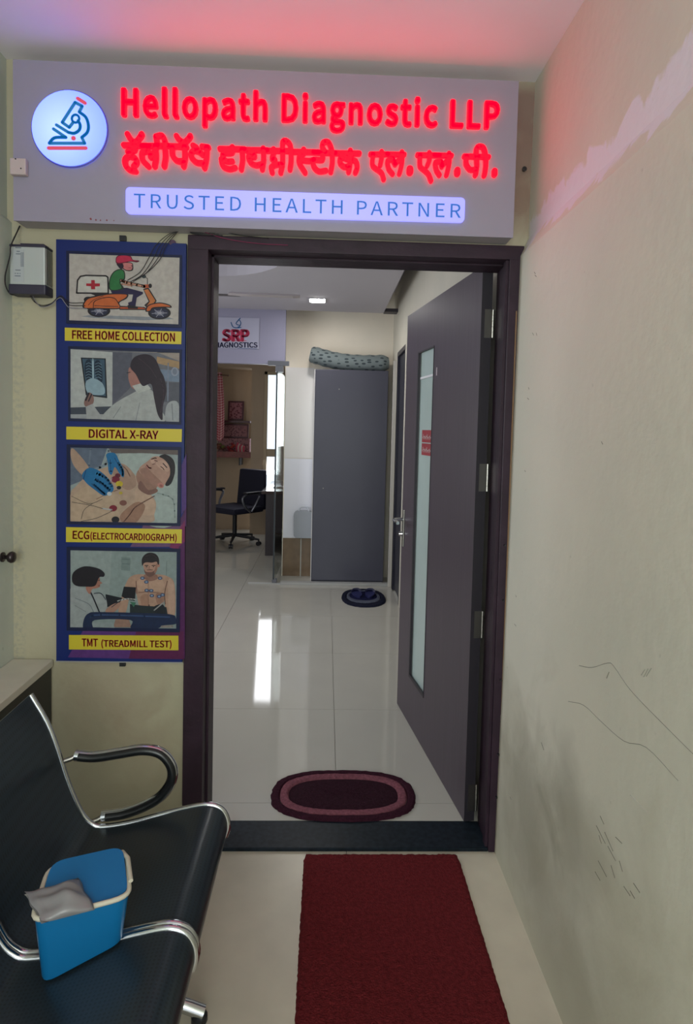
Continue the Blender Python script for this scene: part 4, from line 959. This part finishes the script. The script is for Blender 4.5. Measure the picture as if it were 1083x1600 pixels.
ringmesh('rug_center', o2, None, 0.004, 0.011, fuzz_mat('dark_maroon_pile', (52, 27, 38)), rg)
# small far mat with slippers
rg2 = empty('small_mat', (0.35, 3.17, 0.011), 'small round dark blue mat with pale crescent near the tall cupboard', 'mat')
q0 = superel(0, 0, 0.19, 0.28, e=2.3, wob=0.01); q1 = superel(0, 0.02, 0.145, 0.20, e=2.2); q2 = superel(0, 0.05, 0.12, 0.15, e=2.2)
ringmesh('mat_border', q0, q1, 0.0005, 0.014, fuzz_mat('navy_pile', (34, 36, 54)), rg2); ringmesh('mat_ring', q1, q2, 0.006, 0.014, fuzz_mat('grey_pile', (92, 96, 112)), rg2); ringmesh('mat_center', q2, None, 0.008, 0.014, fuzz_mat('blue_pile', (30, 32, 66)), rg2)
for k, (xx, rz_) in enumerate(((-0.055, 8), (0.06, -6))):
    sl = empty('slipper', (0.35+xx, 3.235, 0.0265), ('left' if k == 0 else 'right')+' of the two dark blue slippers on the small round mat', 'slipper', 'slippers on the small round mat', rz=R(rz_))
    out = [(0.042*math.cos(t)*(1+0.15*math.sin(t)), 0.115*math.sin(t)) for t in [2*math.pi*i/24 for i in range(24)]]
    bm = bmesh.new(); prism(bm, [(p[0], p[1], 0) for p in out], (0, 0, 0.016)); link('sole', bm, mat('slipper_blue', (30, 34, 84), 0.6), sl)
    bm = bmesh.new(); tube(bm, catmull([(-0.040, 0.03, 0.012), (-0.02, 0.045, 0.030), (0.02, 0.045, 0.030), (0.040, 0.03, 0.012)], 4), 0.007, 8, flat=2.2); autosmooth(link('strap', bm, mat('slipper_strap', (24, 26, 62), 0.5), sl), 60)

# ------------------------------------------------------------------ tall cupboard, bolster
cu = empty('tall_cupboard', (0.225, 3.8, 0.011), 'tall flat charcoal cupboard at the end of the hall', 'cupboard')
M_cup = mat('charcoal_laminate', (68, 68, 82), 0.42, noise=0.04, nscale=4)
boxo('cupboard_body', (-0.34, 0.34, -0.115, 0.12, 0.0, 2.005), M_cup, cu, 0.002)
dr = boxo('cupboard_door', (-0.337, 0.337, -0.135, -0.116, 0.03, 2.0), M_cup, cu, 0.002)
for (u, v) in ((530, 608), (505, 763)):
    p = at(u, v, 3.66); tubeo('door_peg', [(p.x-0.225, -0.135, p.z-0.011), (p.x-0.225, -0.142, p.z-0.011)], 0.005, M_steel, dr, 8)
boxo('side_strip', (-0.3475, -0.341, -0.135, 0.12, 0.0, 2.0), mat('white_edge_strip', (214, 212, 214), 0.4), cu)
def leafprint():
    m = bpy.data.materials.new('leaf_print_fabric'); m.use_nodes = True; nt = m.node_tree; N = nt.nodes; L = nt.links; b = N['Principled BSDF']; b.inputs['Roughness'].default_value = 0.9
    tc = N.new('ShaderNodeTexCoord'); mp = N.new('ShaderNodeMapping'); mp.inputs['Scale'].default_value = (9, 20, 20); mp.inputs['Rotation'].default_value = (0, 0.3, 0)
    v = N.new('ShaderNodeTexVoronoi'); v.inputs['Scale'].default_value = 1.6; v.inputs['Randomness'].default_value = 0.45
    L.new(tc.outputs['Object'], mp.inputs[0]); L.new(mp.outputs[0], v.inputs['Vector'])
    mr = N.new('ShaderNodeMapRange'); mr.inputs[1].default_value = 0.26; mr.inputs[2].default_value = 0.32; L.new(v.outputs['Distance'], mr.inputs[0])
    mx = N.new('ShaderNodeMix'); mx.data_type = 'RGBA'; mx.inputs[6].default_value = lin((52, 62, 68))+(1,); mx.inputs[7].default_value = lin((112, 122, 124))+(1,)
    L.new(mr.outputs[0], mx.inputs[0]); L.new(mx.outputs[2], b.inputs['Base Color']); return m
bo = []
bp = [(-0.17, 3.80, 2.165), (-0.10, 3.80, 2.150), (0.02, 3.80, 2.120), (0.15, 3.80, 2.100), (0.30, 3.80, 2.092), (0.45, 3.80, 2.095), (0.575, 3.80, 2.10)]
P = catmull(bp, 5); rr = []
for i in range(len(P)):
    t = i/(len(P)-1); rr.append(0.078*(1-max(0, (0.06-t)/0.06)*0.25)*(1-max(0, (t-0.95)/0.05)*0.35)+0.003*math.sin(i*1.7))
bm = bmesh.new(); tube(bm, P, rr, 18)
for v in bm.verts:
    if v.co.z < 2.0175: v.co.z = 2.0175
tag(autosmooth(link('bolster', bm, leafprint()), 50), 'sagging grey bolster with dark leaf print on top of the cupboard', 'bolster')
# aluminium threshold
st(boxo('trim_2', (-0.40, 0.63, 3.585, 3.655, 0.011, 0.034), mat('pale_threshold', (170, 170, 168), 0.35), None, 0.003))
st(boxo('trim_3', (-0.70, -0.402, 3.60, 3.635, 0.011, 0.020), mat('pale_threshold', (170, 170, 168), 0.35), None, 0.002))
# dispenser on the wall and its pipe
dp = empty('wall_dispenser', (-0.205, 3.949, 0.40), 'pale rounded plastic dispenser on the white wall left of the cupboard', 'dispenser')
bm = bmesh.new(); ol = []
for (cx_, cz_, a0, rr_) in ((0.05, 0.22, 0, 0.045), (-0.05, 0.22, 90, 0.045), (-0.06, 0.035, 180, 0.03), (0.06, 0.035, 270, 0.03)):
    for k in range(6): an = R(a0+18*k); ol.append((cx_+rr_*math.cos(an), -0.10, cz_+rr_*math.sin(an)))
prism(bm, ol, (0, 0.099, 0)); link('dispenser_body', bm, mat('milky_white_plastic', (150, 155, 162), 0.35), dp)
bm = bmesh.new(); tube(bm, catmull([(-0.05, -0.05, 0.255), (-0.03, -0.05, 0.30), (0.03, -0.05, 0.30), (0.05, -0.05, 0.255)], 4), 0.010, 8); link('carry_handle', bm, mat('dispenser_handle', (205, 208, 216), 0.35), dp)
tubeo('drain_pipe', [(-0.02, -0.05, 0.006), (-0.02, -0.05, -0.387)], 0.006, mat('pipe_white', (180, 178, 170), 0.4), dp, 8)
# glass door into the office
gd = empty('glass_door', (-0.466, 3.64, 0.0), 'frameless glass door standing open at the office opening', 'glass door')
M_gl = mat('clear_glass', (228, 240, 236), 0.03, trans=1.0)
gang = math.atan2(0.78, 0.012)
bm = bmesh.new(); bx(bm, -0.006, 0.006, 0.0, 0.78, 0.03, 2.0); o = link('glass_leaf', bm, M_gl, gd); o.rotation_euler = (0, 0, R(-1))
boxo('edge_strip', (-0.007, 0.007, -0.012, 0.0, 0.03, 1.99), mat('dark_glass_edge', (48, 56, 62), 0.3), gd)
boxo('patch_fitting', (-0.012, 0.055, -0.03, 0.09, 1.975, 2.03), mat('grey_patch_steel', (110, 112, 120), 0.4, metal=0.6), gd, 0.003)
boxo('patch_fitting', (-0.012, 0.03, -0.02, 0.05, 0.0205, 0.05), mat('grey_patch_steel', (110, 112, 120), 0.4, metal=0.6), gd, 0.003)
boxo('header_clamp', (-0.085, 0.11, -0.012, 0.008, 2.032, 2.075), mat('grey_patch_steel', (110, 112, 120), 0.4, metal=0.6), gd, 0.003)
# plaque on header
pq = empty('clinic_plaque', (-0.83, 3.649, 2.17), 'white plaque with red and blue lettering on header over office opening', 'plaque')
def qa(u, v): p = at(330+u/3.61, 395+v/3.61, 3.645); return p
a = qa(20, 362); b = qa(270, 543)
boxo('plaque_board', (-1.10-pq.location.x, b.x-pq.location.x, -0.006, -0.0005, b.z-pq.location.z, a.z-pq.location.z), mat('plaque_white', (158, 158, 178), 0.5), pq)
PM2 = Matrix.Translation(-Vector(pq.location))
def ser(t, u0, u1, v, h, m, off): 
    p = qa(u0, v); q = qa(u1, v); p.y = q.y = 3.6425
    o = place_text(t, p, q, h/3.61*5.7/960, 0.001, m, 'plaque_lettering', pq, bold=off); o.matrix_parent_inverse = PM2; return o
ser('SRP', 60, 218, 497, 60, mat('plaque_red', (170, 30, 70), 0.5), 0.03)
ser('DIAGNOSTICS', 12, 262, 534, 27, mat('plaque_navy', (34, 36, 80), 0.5), 0.015)
bm = bmesh.new()
for (u0, u1, v) in ((60, 90, 496), (122, 150, 496), (150, 168, 496), (172, 200, 496), (122, 140, 440), (172, 190, 440)):
    p = qa(u0, v); q = qa(u1, v); bx(bm, p.x, q.x, 3.6415, 3.6425, p.z-0.002, p.z+0.002)
o = link('serif', bm, mat('plaque_red', (170, 30, 70), 0.5), pq); o.matrix_parent_inverse = PM2; o['kind'] = 'stuff'
bm = bmesh.new(); p = qa(150, 538); q = qa(258, 540); bx(bm, p.x, q.x, 3.6415, 3.6425, p.z-0.002, p.z+0.001)
for pts in (([(165, 368), (140, 400), (165, 412), (150, 420), (170, 422)]), ([(112, 392), (125, 420), (160, 424)]), ([(155, 375), (168, 395), (160, 418)])):
    tube(bm, catmull([Vector((qa(*p_).x, 3.642, qa(*p_).z)) for p_ in pts], 3), 0.0045, 6)
o = link('plaque_emblem', bm, mat('plaque_blue', (40, 84, 130), 0.5), pq); o.matrix_parent_inverse = PM2; o['kind'] = 'stuff'

# ------------------------------------------------------------------ ceiling fittings
lt = empty('ceiling_light', (-0.100, 3.17, 2.54), 'small glowing square downlight flush in the hall ceiling', 'ceiling light')
boxo('light_frame', (-0.072, 0.072, -0.072, 0.072, -0.006, -0.0005), mat('light_frame_white', (200, 200, 205), 0.5), lt, 0.002)
boxo('diffuser', (-0.060, 0.060, -0.060, 0.060, -0.0085, -0.006), mat('led_panel', (255, 255, 255), 0.5, emit=(1, 0.97, 0.92), es=140), lt)
tag(boxo('ceiling_box', (0.505, 0.629, 3.60, 3.72, 2.545, 2.575), mat('dark_box', (58, 54, 62), 0.5), None, 0.003), 'small dark flat box where hall ceiling meets the right wall', 'box')
fan = empty('ceiling_fan', (-0.90, 1.85, 2.285), 'white ceiling fan under the round ceiling recess, one blade in view', 'ceiling fan')
M_fan = mat('fan_ivory', (196, 188, 190), 0.25)
bm = bmesh.new(); lathe(bm, [(0.02, -0.05), (0.09, -0.04), (0.115, -0.01), (0.115, 0.03), (0.08, 0.06), (0.03, 0.075)], (0, 0, 0), 28); autosmooth(link('motor', bm, M_fan, fan), 40)
tubeo('down_rod', [(0, 0, 0.07), (0, 0, 0.29)], 0.011, M_fan, fan, 10)
bm = bmesh.new(); lathe(bm, [(0.03, 0.25), (0.06, 0.29), (0.065, 0.334)], (0, 0, 0), 20); autosmooth(link('canopy', bm, M_fan, fan), 50)
for k, a_ in enumerate((3, 123, 243)):
    bl = empty('blade', (0, 0, 0), rz=R(a_)); bl.parent = fan
    bm = bmesh.new(); o_ = [(0.27, -0.045), (0.40, -0.062), (0.67, -0.060), (0.715, -0.03), (0.715, 0.03), (0.67, 0.055), (0.40, 0.055), (0.27, 0.042)]
    prism(bm, [(p[0], p[1], 0.019*p[1]/0.06) for p in o_], (0, 0, 0.014)); link('blade_panel', bm, M_fan, bl)
    bm = bmesh.new(); bx(bm, 0.10, 0.34, -0.018, 0.018, -0.008, -0.001, bev=0.002); link('blade_iron', bm, mat('fan_grey_metal', (110, 105, 108), 0.35, metal=0.6), bl)

# ------------------------------------------------------------------ office contents
ds = empty('desk', (-0.30, 5.55, 0.011), 'dark wooden desk beside the window in the office', 'desk')
boxo('desk_top', (-0.42, 0.45, -0.68, 0.70, 0.705, 0.74), mat('desk_top_dark', (66, 54, 54), 0.14), ds, 0.003)
boxo('side_panel', (-0.37, -0.13, -0.65, 0.66, 0.0, 0.705), mat('desk_body_dark', (44, 36, 42), 0.4), ds, 0.002)
boxo('side_panel', (0.40, 0.43, -0.65, 0.66, 0.0, 0.705), mat('desk_body_dark', (44, 36, 42), 0.4), ds, 0.002)
boxo('modesty_panel', (-0.13, 0.40, -0.60, -0.57, 0.25, 0.705), mat('desk_body_dark', (44, 36, 42), 0.4), ds)
mo = empty('monitor', (-0.50, 5.35, 0.751), 'grey computer monitor standing on the office desk behind glass', 'monitor', rz=R(78))
boxo('screen_case', (-0.25, 0.25, -0.02, 0.02, 0.10, 0.50), mat('monitor_grey', (82, 82, 90), 0.5), mo, 0.006)
boxo('monitor_stand', (-0.03, 0.03, 0.02, 0.05, 0.012, 0.20), M_black, mo); boxo('monitor_base', (-0.11, 0.11, -0.05, 0.10, 0.0, 0.012), M_black, mo, 0.003)

ch = empty('office_chair', (-1.12, 5.60, 0.011), 'black wheeled office chair with chrome arm in the office', 'chair', rz=R(-38)); ch.scale = (1.14, 1.1, 1.0)
M_fab = mat('black_chair_fabric', (38, 38, 54), 0.75, spec=0.25); M_pl = mat('black_chair_plastic', (26, 26, 34), 0.4)
bm = bmesh.new(); bx(bm, -0.24, 0.24, -0.25, 0.22, 0.40, 0.48, bev=0.035); autosmooth(link('seat', bm, M_fab, ch), 50)
bm = bmesh.new(); bx(bm, -0.215, 0.215, -0.02, 0.035, 0.0, 0.50, bev=0.022)
for v in bm.verts:
    z = v.co.z; v.co.y += 0.27+0.05*z+0.03*math.cos(v.co.x*6)-0.03; v.co.x *= 1-0.12*max(0, z-0.3)/0.2; v.co.z += 0.42
autosmooth(link('backrest', bm, M_fab, ch), 50)
tubeo('back_post', [(0, 0.10, 0.395), (0, 0.26, 0.39), (0, 0.325, 0.45), (0, 0.325, 0.60)], 0.018, M_pl, ch, 8)
for s_ in (-1, 1):
    bm = bmesh.new(); tube(bm, catmull([(s_*0.255, -0.02, 0.43), (s_*0.285, -0.13, 0.50), (s_*0.285, -0.17, 0.60), (s_*0.285, -0.10, 0.645), (s_*0.285, 0.02, 0.65), (s_*0.285, 0.09, 0.62), (s_*0.28, 0.04, 0.52), (s_*0.255, 0.0, 0.43)], 4), 0.014, 8)
    am = autosmooth(link('arm', bm, mat('silver_arm', (120, 122, 132), 0.3, metal=0.7), ch), 60)
    bm = bmesh.new(); bx(bm, s_*0.285-0.028, s_*0.285+0.028, -0.14, 0.10, 0.652, 0.675, bev=0.008); link('arm_pad', bm, M_pl, am)
tubeo('gas_column', [(0, 0, 0.10), (0, 0, 0.40)], 0.025, M_pl, ch, 12)
for k in range(5):
    a_ = R(72*k+20); d = Vector((math.cos(a_), math.sin(a_), 0))
    bl = tubeo('base_leg', [d*0.02+Vector((0, 0, 0.11)), d*0.29+Vector((0, 0, 0.075))], [0.022, 0.013], M_pl, ch, 8)
    n_ = Vector((-d.y, d.x, 0))
    bm = bmesh.new(); c = d*0.29+Vector((0, 0, 0.026))
    tube(bm, [c-n_*0.022, c-n_*0.004], 0.026, 14); tube(bm, [c+n_*0.004, c+n_*0.022], 0.026, 14); tube(bm, [c, c+Vector((0, 0, 0.055))], 0.008, 8)
    link('caster', bm, M_pl, bl)

sh = empty('shrine_shelf', (-1.40, 6.55, 1.10), 'brown wall shelf holding red decorated items in the office corner', 'shelf')
boxo('shelf_board', (-0.70, 0.375, -0.20, 0.165, -0.02, 0.0), mat('shelf_brown', (112, 70, 60), 0.5), sh, 0.002)
boxo('shelf_lip', (-0.70, 0.375, -0.215, -0.20, -0.05, 0.03), mat('shelf_red_trim', (120, 62, 58), 0.5, noise=0.25, nscale=40), sh)
for xx in (-0.5, 0.2): boxo('bracket', (xx, xx+0.02, -0.1, 0.165, -0.16, -0.02), M_black, sh)
def ornate(name, rgb1, rgb2, sc):
    m = mat(name, rgb1, 0.6); nt = m.node_tree; N = nt.nodes; L = nt.links; b = N['Principled BSDF']
    tc = N.new('ShaderNodeTexCoord'); v = N.new('ShaderNodeTexVoronoi'); v.inputs['Scale'].default_value = sc; L.new(tc.outputs['Object'], v.inputs['Vector'])
    mx = N.new('ShaderNodeMix'); mx.data_type = 'RGBA'; mx.inputs[6].default_value = lin(rgb1)+(1,); mx.inputs[7].default_value = lin(rgb2)+(1,)
    mr = N.new('ShaderNodeMapRange'); mr.inputs[1].default_value = 0.25; mr.inputs[2].default_value = 0.5; L.new(v.outputs['Distance'], mr.inputs[0]); L.new(mr.outputs[0], mx.inputs[0]); L.new(mx.outputs[2], b.inputs['Base Color']); return m
M_or1 = ornate('ornate_rose', (96, 30, 44), (158, 104, 112), 30); M_or2 = ornate('ornate_mauve', (84, 34, 48), (146, 100, 104), 40); M_fr = mat('dark_red_wood', (74, 24, 34), 0.4)
def picture(x, z, w_, h_, y, label, m, grp=None, tilt=-6):
    e = empty('framed_picture', (x, y, z), label, 'picture'); e.rotation_euler = (R(tilt), 0, 0)
    bm = bmesh.new(); t_ = 0.022
    for a_ in ((-w_/2, -w_/2+t_, 0, h_), (w_/2-t_, w_/2, 0, h_), (-w_/2+t_, w_/2-t_, 0, t_), (-w_/2+t_, w_/2-t_, h_-t_, h_)): bx(bm, a_[0], a_[1], -0.018, 0, a_[2], a_[3], bev=0.003)
    link('picture_frame', bm, M_fr, e); boxo('picture_print', (-w_/2+t_, w_/2-t_, -0.012, -0.004, t_, h_-t_), m, e)
picture(-1.275, 1.56, 0.22, 0.27, 6.62, 'upright framed red patterned picture above the shelf items', M_or1)
tag(boxo('picture_ledge', (-1.46, -1.06, 6.50, 6.72, 1.527, 1.555), M_fr), 'narrow dark red raised ledge under the upright framed picture', 'ledge')
tag(boxo('stepped_stand', (-1.50, -1.06, 6.50, 6.70, 1.101, 1.31), M_or2, None, 0.004), 'dark patterned red block standing on the shelf under the wide picture', 'stand')
picture(-1.28, 1.312, 0.38, 0.20, 6.60, 'wide low mauve framed picture standing on the patterned red block', M_or2)
rd = random.Random(3)
for k, (x, c_, nm, lb_, hh) in enumerate(((-1.17, (176, 60, 82), 'cloth_bundle', 'pink and white striped cloth bundle on right end of the shelf', 0.11), (-1.31, (140, 34, 56), 'flower_garland', 'heap of crimson flowers in middle of the shelf', 0.17), (-1.45, (120, 70, 74), 'flower_garland', 'heap of pale dusty flowers at left of the shelf', 0.15))):
    g_ = empty(nm, (x, 6.43, 1.10), lb_, 'cloth' if k == 0 else 'flowers')
    if k == 0:
        bm = bmesh.new()
        for q in range(5): tube(bm, catmull([(-0.05+0.022*q, 0.0, 0.004), (-0.06+0.024*q, -0.01, 0.09), (-0.04+0.022*q, 0.0, 0.15-0.012*q)], 3), 0.0125, 8, mi=q % 2)
        for v in bm.verts: v.co.z = max(v.co.z, 0)
        link('folded_cloth', bm, [mat('cloth_pink', (186, 72, 92), 0.9), mat('cloth_pale', (196, 168, 160), 0.9)], g_)
    else:
        for q in range(12):
            bm = bmesh.new(); bmesh.ops.create_icosphere(bm, subdivisions=1, radius=0.022)
            xx, yy, zz = rd.uniform(-0.055, 0.055), rd.uniform(-0.03, 0.03), 0.022+hh*rd.random()*0.7
            for v in bm.verts: v.co = v.co*rd.uniform(0.85, 1.15)+Vector((xx, yy, zz))
            link('flower', bm, mat('flower_%d_%d' % (k, q % 3), tuple(max(0, c+rd.randint(-30, 40)) for c in c_), 0.9), g_)
for k in range(3):
    x = (-1.51, -1.38, -1.24)[k]; e = empty('brass_lamp', (x, 6.385, 1.10), ('leftmost', 'middle', 'rightmost')[k]+' of three tiny brass lamps at the shelf front edge', 'lamp', 'tiny brass lamps on the shelf')
    bm = bmesh.new(); lathe(bm, [(0.018, 0), (0.018, 0.004), (0.005, 0.01), (0.005, 0.03), (0.016, 0.04), (0.014, 0.046)], (0, 0, 0), 14); autosmooth(link('lamp_body', bm, mat('dull_brass', (120, 92, 80), 0.4, metal=0.6), e), 60)
# checked cloth on a rod
cl = empty('hanging_cloth', (-1.415, 6.24, 1.30), 'red and white checked cloth hanging from a rod in the office', 'cloth')
def check():
    m = bpy.data.materials.new('red_white_check'); m.use_nodes = True; nt = m.node_tree; N = nt.nodes; L = nt.links; b = N['Principled BSDF']; b.inputs['Roughness'].default_value = 0.9
    tc = N.new('ShaderNodeTexCoord'); sp_ = N.new('ShaderNodeSeparateXYZ'); L.new(tc.outputs['UV'], sp_.inputs[0]); hs = []
    for i, f_ in ((0, 9), (1, 26)):
        m1 = N.new('ShaderNodeMath'); m1.operation = 'MULTIPLY'; m1.inputs[1].default_value = f_; L.new(sp_.outputs[i], m1.inputs[0])
        m2 = N.new('ShaderNodeMath'); m2.operation = 'FRACT'; L.new(m1.outputs[0], m2.inputs[0]); m3 = N.new('ShaderNodeMath'); m3.operation = 'GREATER_THAN'; m3.inputs[1].default_value = 0.5; L.new(m2.outputs[0], m3.inputs[0]); hs.append(m3)
    ad = N.new('ShaderNodeMath'); ad.operation = 'ADD'; L.new(hs[0].outputs[0], ad.inputs[0]); L.new(hs[1].outputs[0], ad.inputs[1]); hf = N.new('ShaderNodeMath'); hf.operation = 'MULTIPLY'; hf.inputs[1].default_value = 0.5; L.new(ad.outputs[0], hf.inputs[0])
    mx = N.new('ShaderNodeMix'); mx.data_type = 'RGBA'; mx.inputs[6].default_value = lin((226, 190, 190))+(1,); mx.inputs[7].default_value = lin((168, 40, 66))+(1,); L.new(hf.outputs[0], mx.inputs[0]); L.new(mx.outputs[2], b.inputs['Base Color']); return m
bm = bmesh.new(); uvl = bm.loops.layers.uv.new('UVMap'); nu, nv = 36, 30; g_ = []
for i in range(nu+1):
    u = i/nu; row = []
    for j in range(nv+1):
        v = j/nv; wd = 0.13+0.05*math.sin(v*2.6)
        row.append(bm.verts.new((-0.07+ (u-0.5)*wd*1.15+0.02*v, 0.018*math.sin(u*22)+0.01*math.sin(u*9+v*3), 0.89-0.89*v+0.03*math.sin(u*7)*v)))
    g_.append(row)
for i in range(nu):
    for j in range(nv):
        f = bm.faces.new((g_[i][j], g_[i+1][j], g_[i+1][j+1], g_[i][j+1]))
        for lp, (a_, b_) in zip(f.loops, ((i, j), (i+1, j), (i+1, j+1), (i, j+1))): lp[uvl].uv = (a_/nu, b_/nv)
o = link('cloth_panel', bm, check(), cl, True); so = o.modifiers.new('thickness', 'SOLIDIFY'); so.thickness = 0.002
rod = tag(tubeo('curtain_rod', [(-2.1, 6.24, 2.18), (-1.34, 6.24, 2.150), (-1.32, 6.24, 2.148)], [0.009, 0.009, 0.016], mat('brown_rod', (96, 70, 56), 0.4), None, 10), 'thin brown rod with knob end holding the checked cloth', 'rod')

# ------------------------------------------------------------------ marks on the right wall (pencil lines, dabs) and putty flecks
def wmark(pts, r, c, nm):
    P = []
    for (u, v) in pts:
        r_ = RT*((u-PPX)/F)-UP*((v-PPY)/F)+FW; q = CAM+r_*((0.622-CAM.x)/r_.x); xw = 0.615+0.007*q.z if q.z < 1 else 0.622+0.006*(q.z-1)/1.04
        q = CAM+r_*((xw-CAM.x)/r_.x); P.append(q)
    P = catmull(P, 4) if len(P) > 2 else P
    bm = bmesh.new(); tube(bm, P, r, 4, flat=1.0, up=Vector((1, 0, 0))); link(nm, bm, c, wr)
M_pen = mat('pencil_grey', (140, 139, 128), 0.8); M_pen2 = mat('scuff_dark', (118, 116, 102), 0.9)
wmark([(905, 1040), (925, 1043), (950, 1036), (960, 1042), (985, 1078), (1030, 1125), (1083, 1178)], 0.0007, M_pen, 'pencil_line')
wmark([(888, 1096), (912, 1102), (940, 1128), (975, 1158), (1010, 1168), (1060, 1220)], 0.0006, M_pen, 'pencil_line')
wmark([(985, 1242), (1012, 1270)], 0.0006, mat('scratch_pale', (205, 203, 192), 0.8), 'scratch')
for k, p in enumerate([[(1002, 1055), (1008, 1046)], [(1006, 1058), (1013, 1045)], [(1010, 1057), (1018, 1044)], [(938, 1275), (944, 1288)], [(932, 1290), (946, 1318)], [(945, 1300), (958, 1330)], [(935, 1345), (948, 1370)], [(975, 1385), (985, 1400)], [(990, 1380), (1000, 1395)], [(850, 1172), (846, 1160)], [(950, 1322), (962, 1345)], [(936, 1305), (940, 1318)], [(955, 1352), (961, 1372)], [(968, 1345), (973, 1362)], [(985, 1392), (992, 1404)], [(930, 1362), (938, 1376)], [(962, 1308), (972, 1318)], [(952, 1050), (948, 1060)]]):
    wmark(p, 0.0007 if k < 3 else 0.0009, M_pen if k < 3 else M_pen2, 'scuff_mark')
rnd = random.Random(9)
for (u, v) in ((835, 425), (838, 520), (826, 605), (824, 622), (832, 520), (806, 930), (804, 975), (836, 430), (820, 735), (797, 1245), (940, 690)):
    wmark([(u, v), (u+rnd.uniform(1, 3), v+rnd.uniform(2, 5))], 0.0010, M_pen, 'plaster_dent')
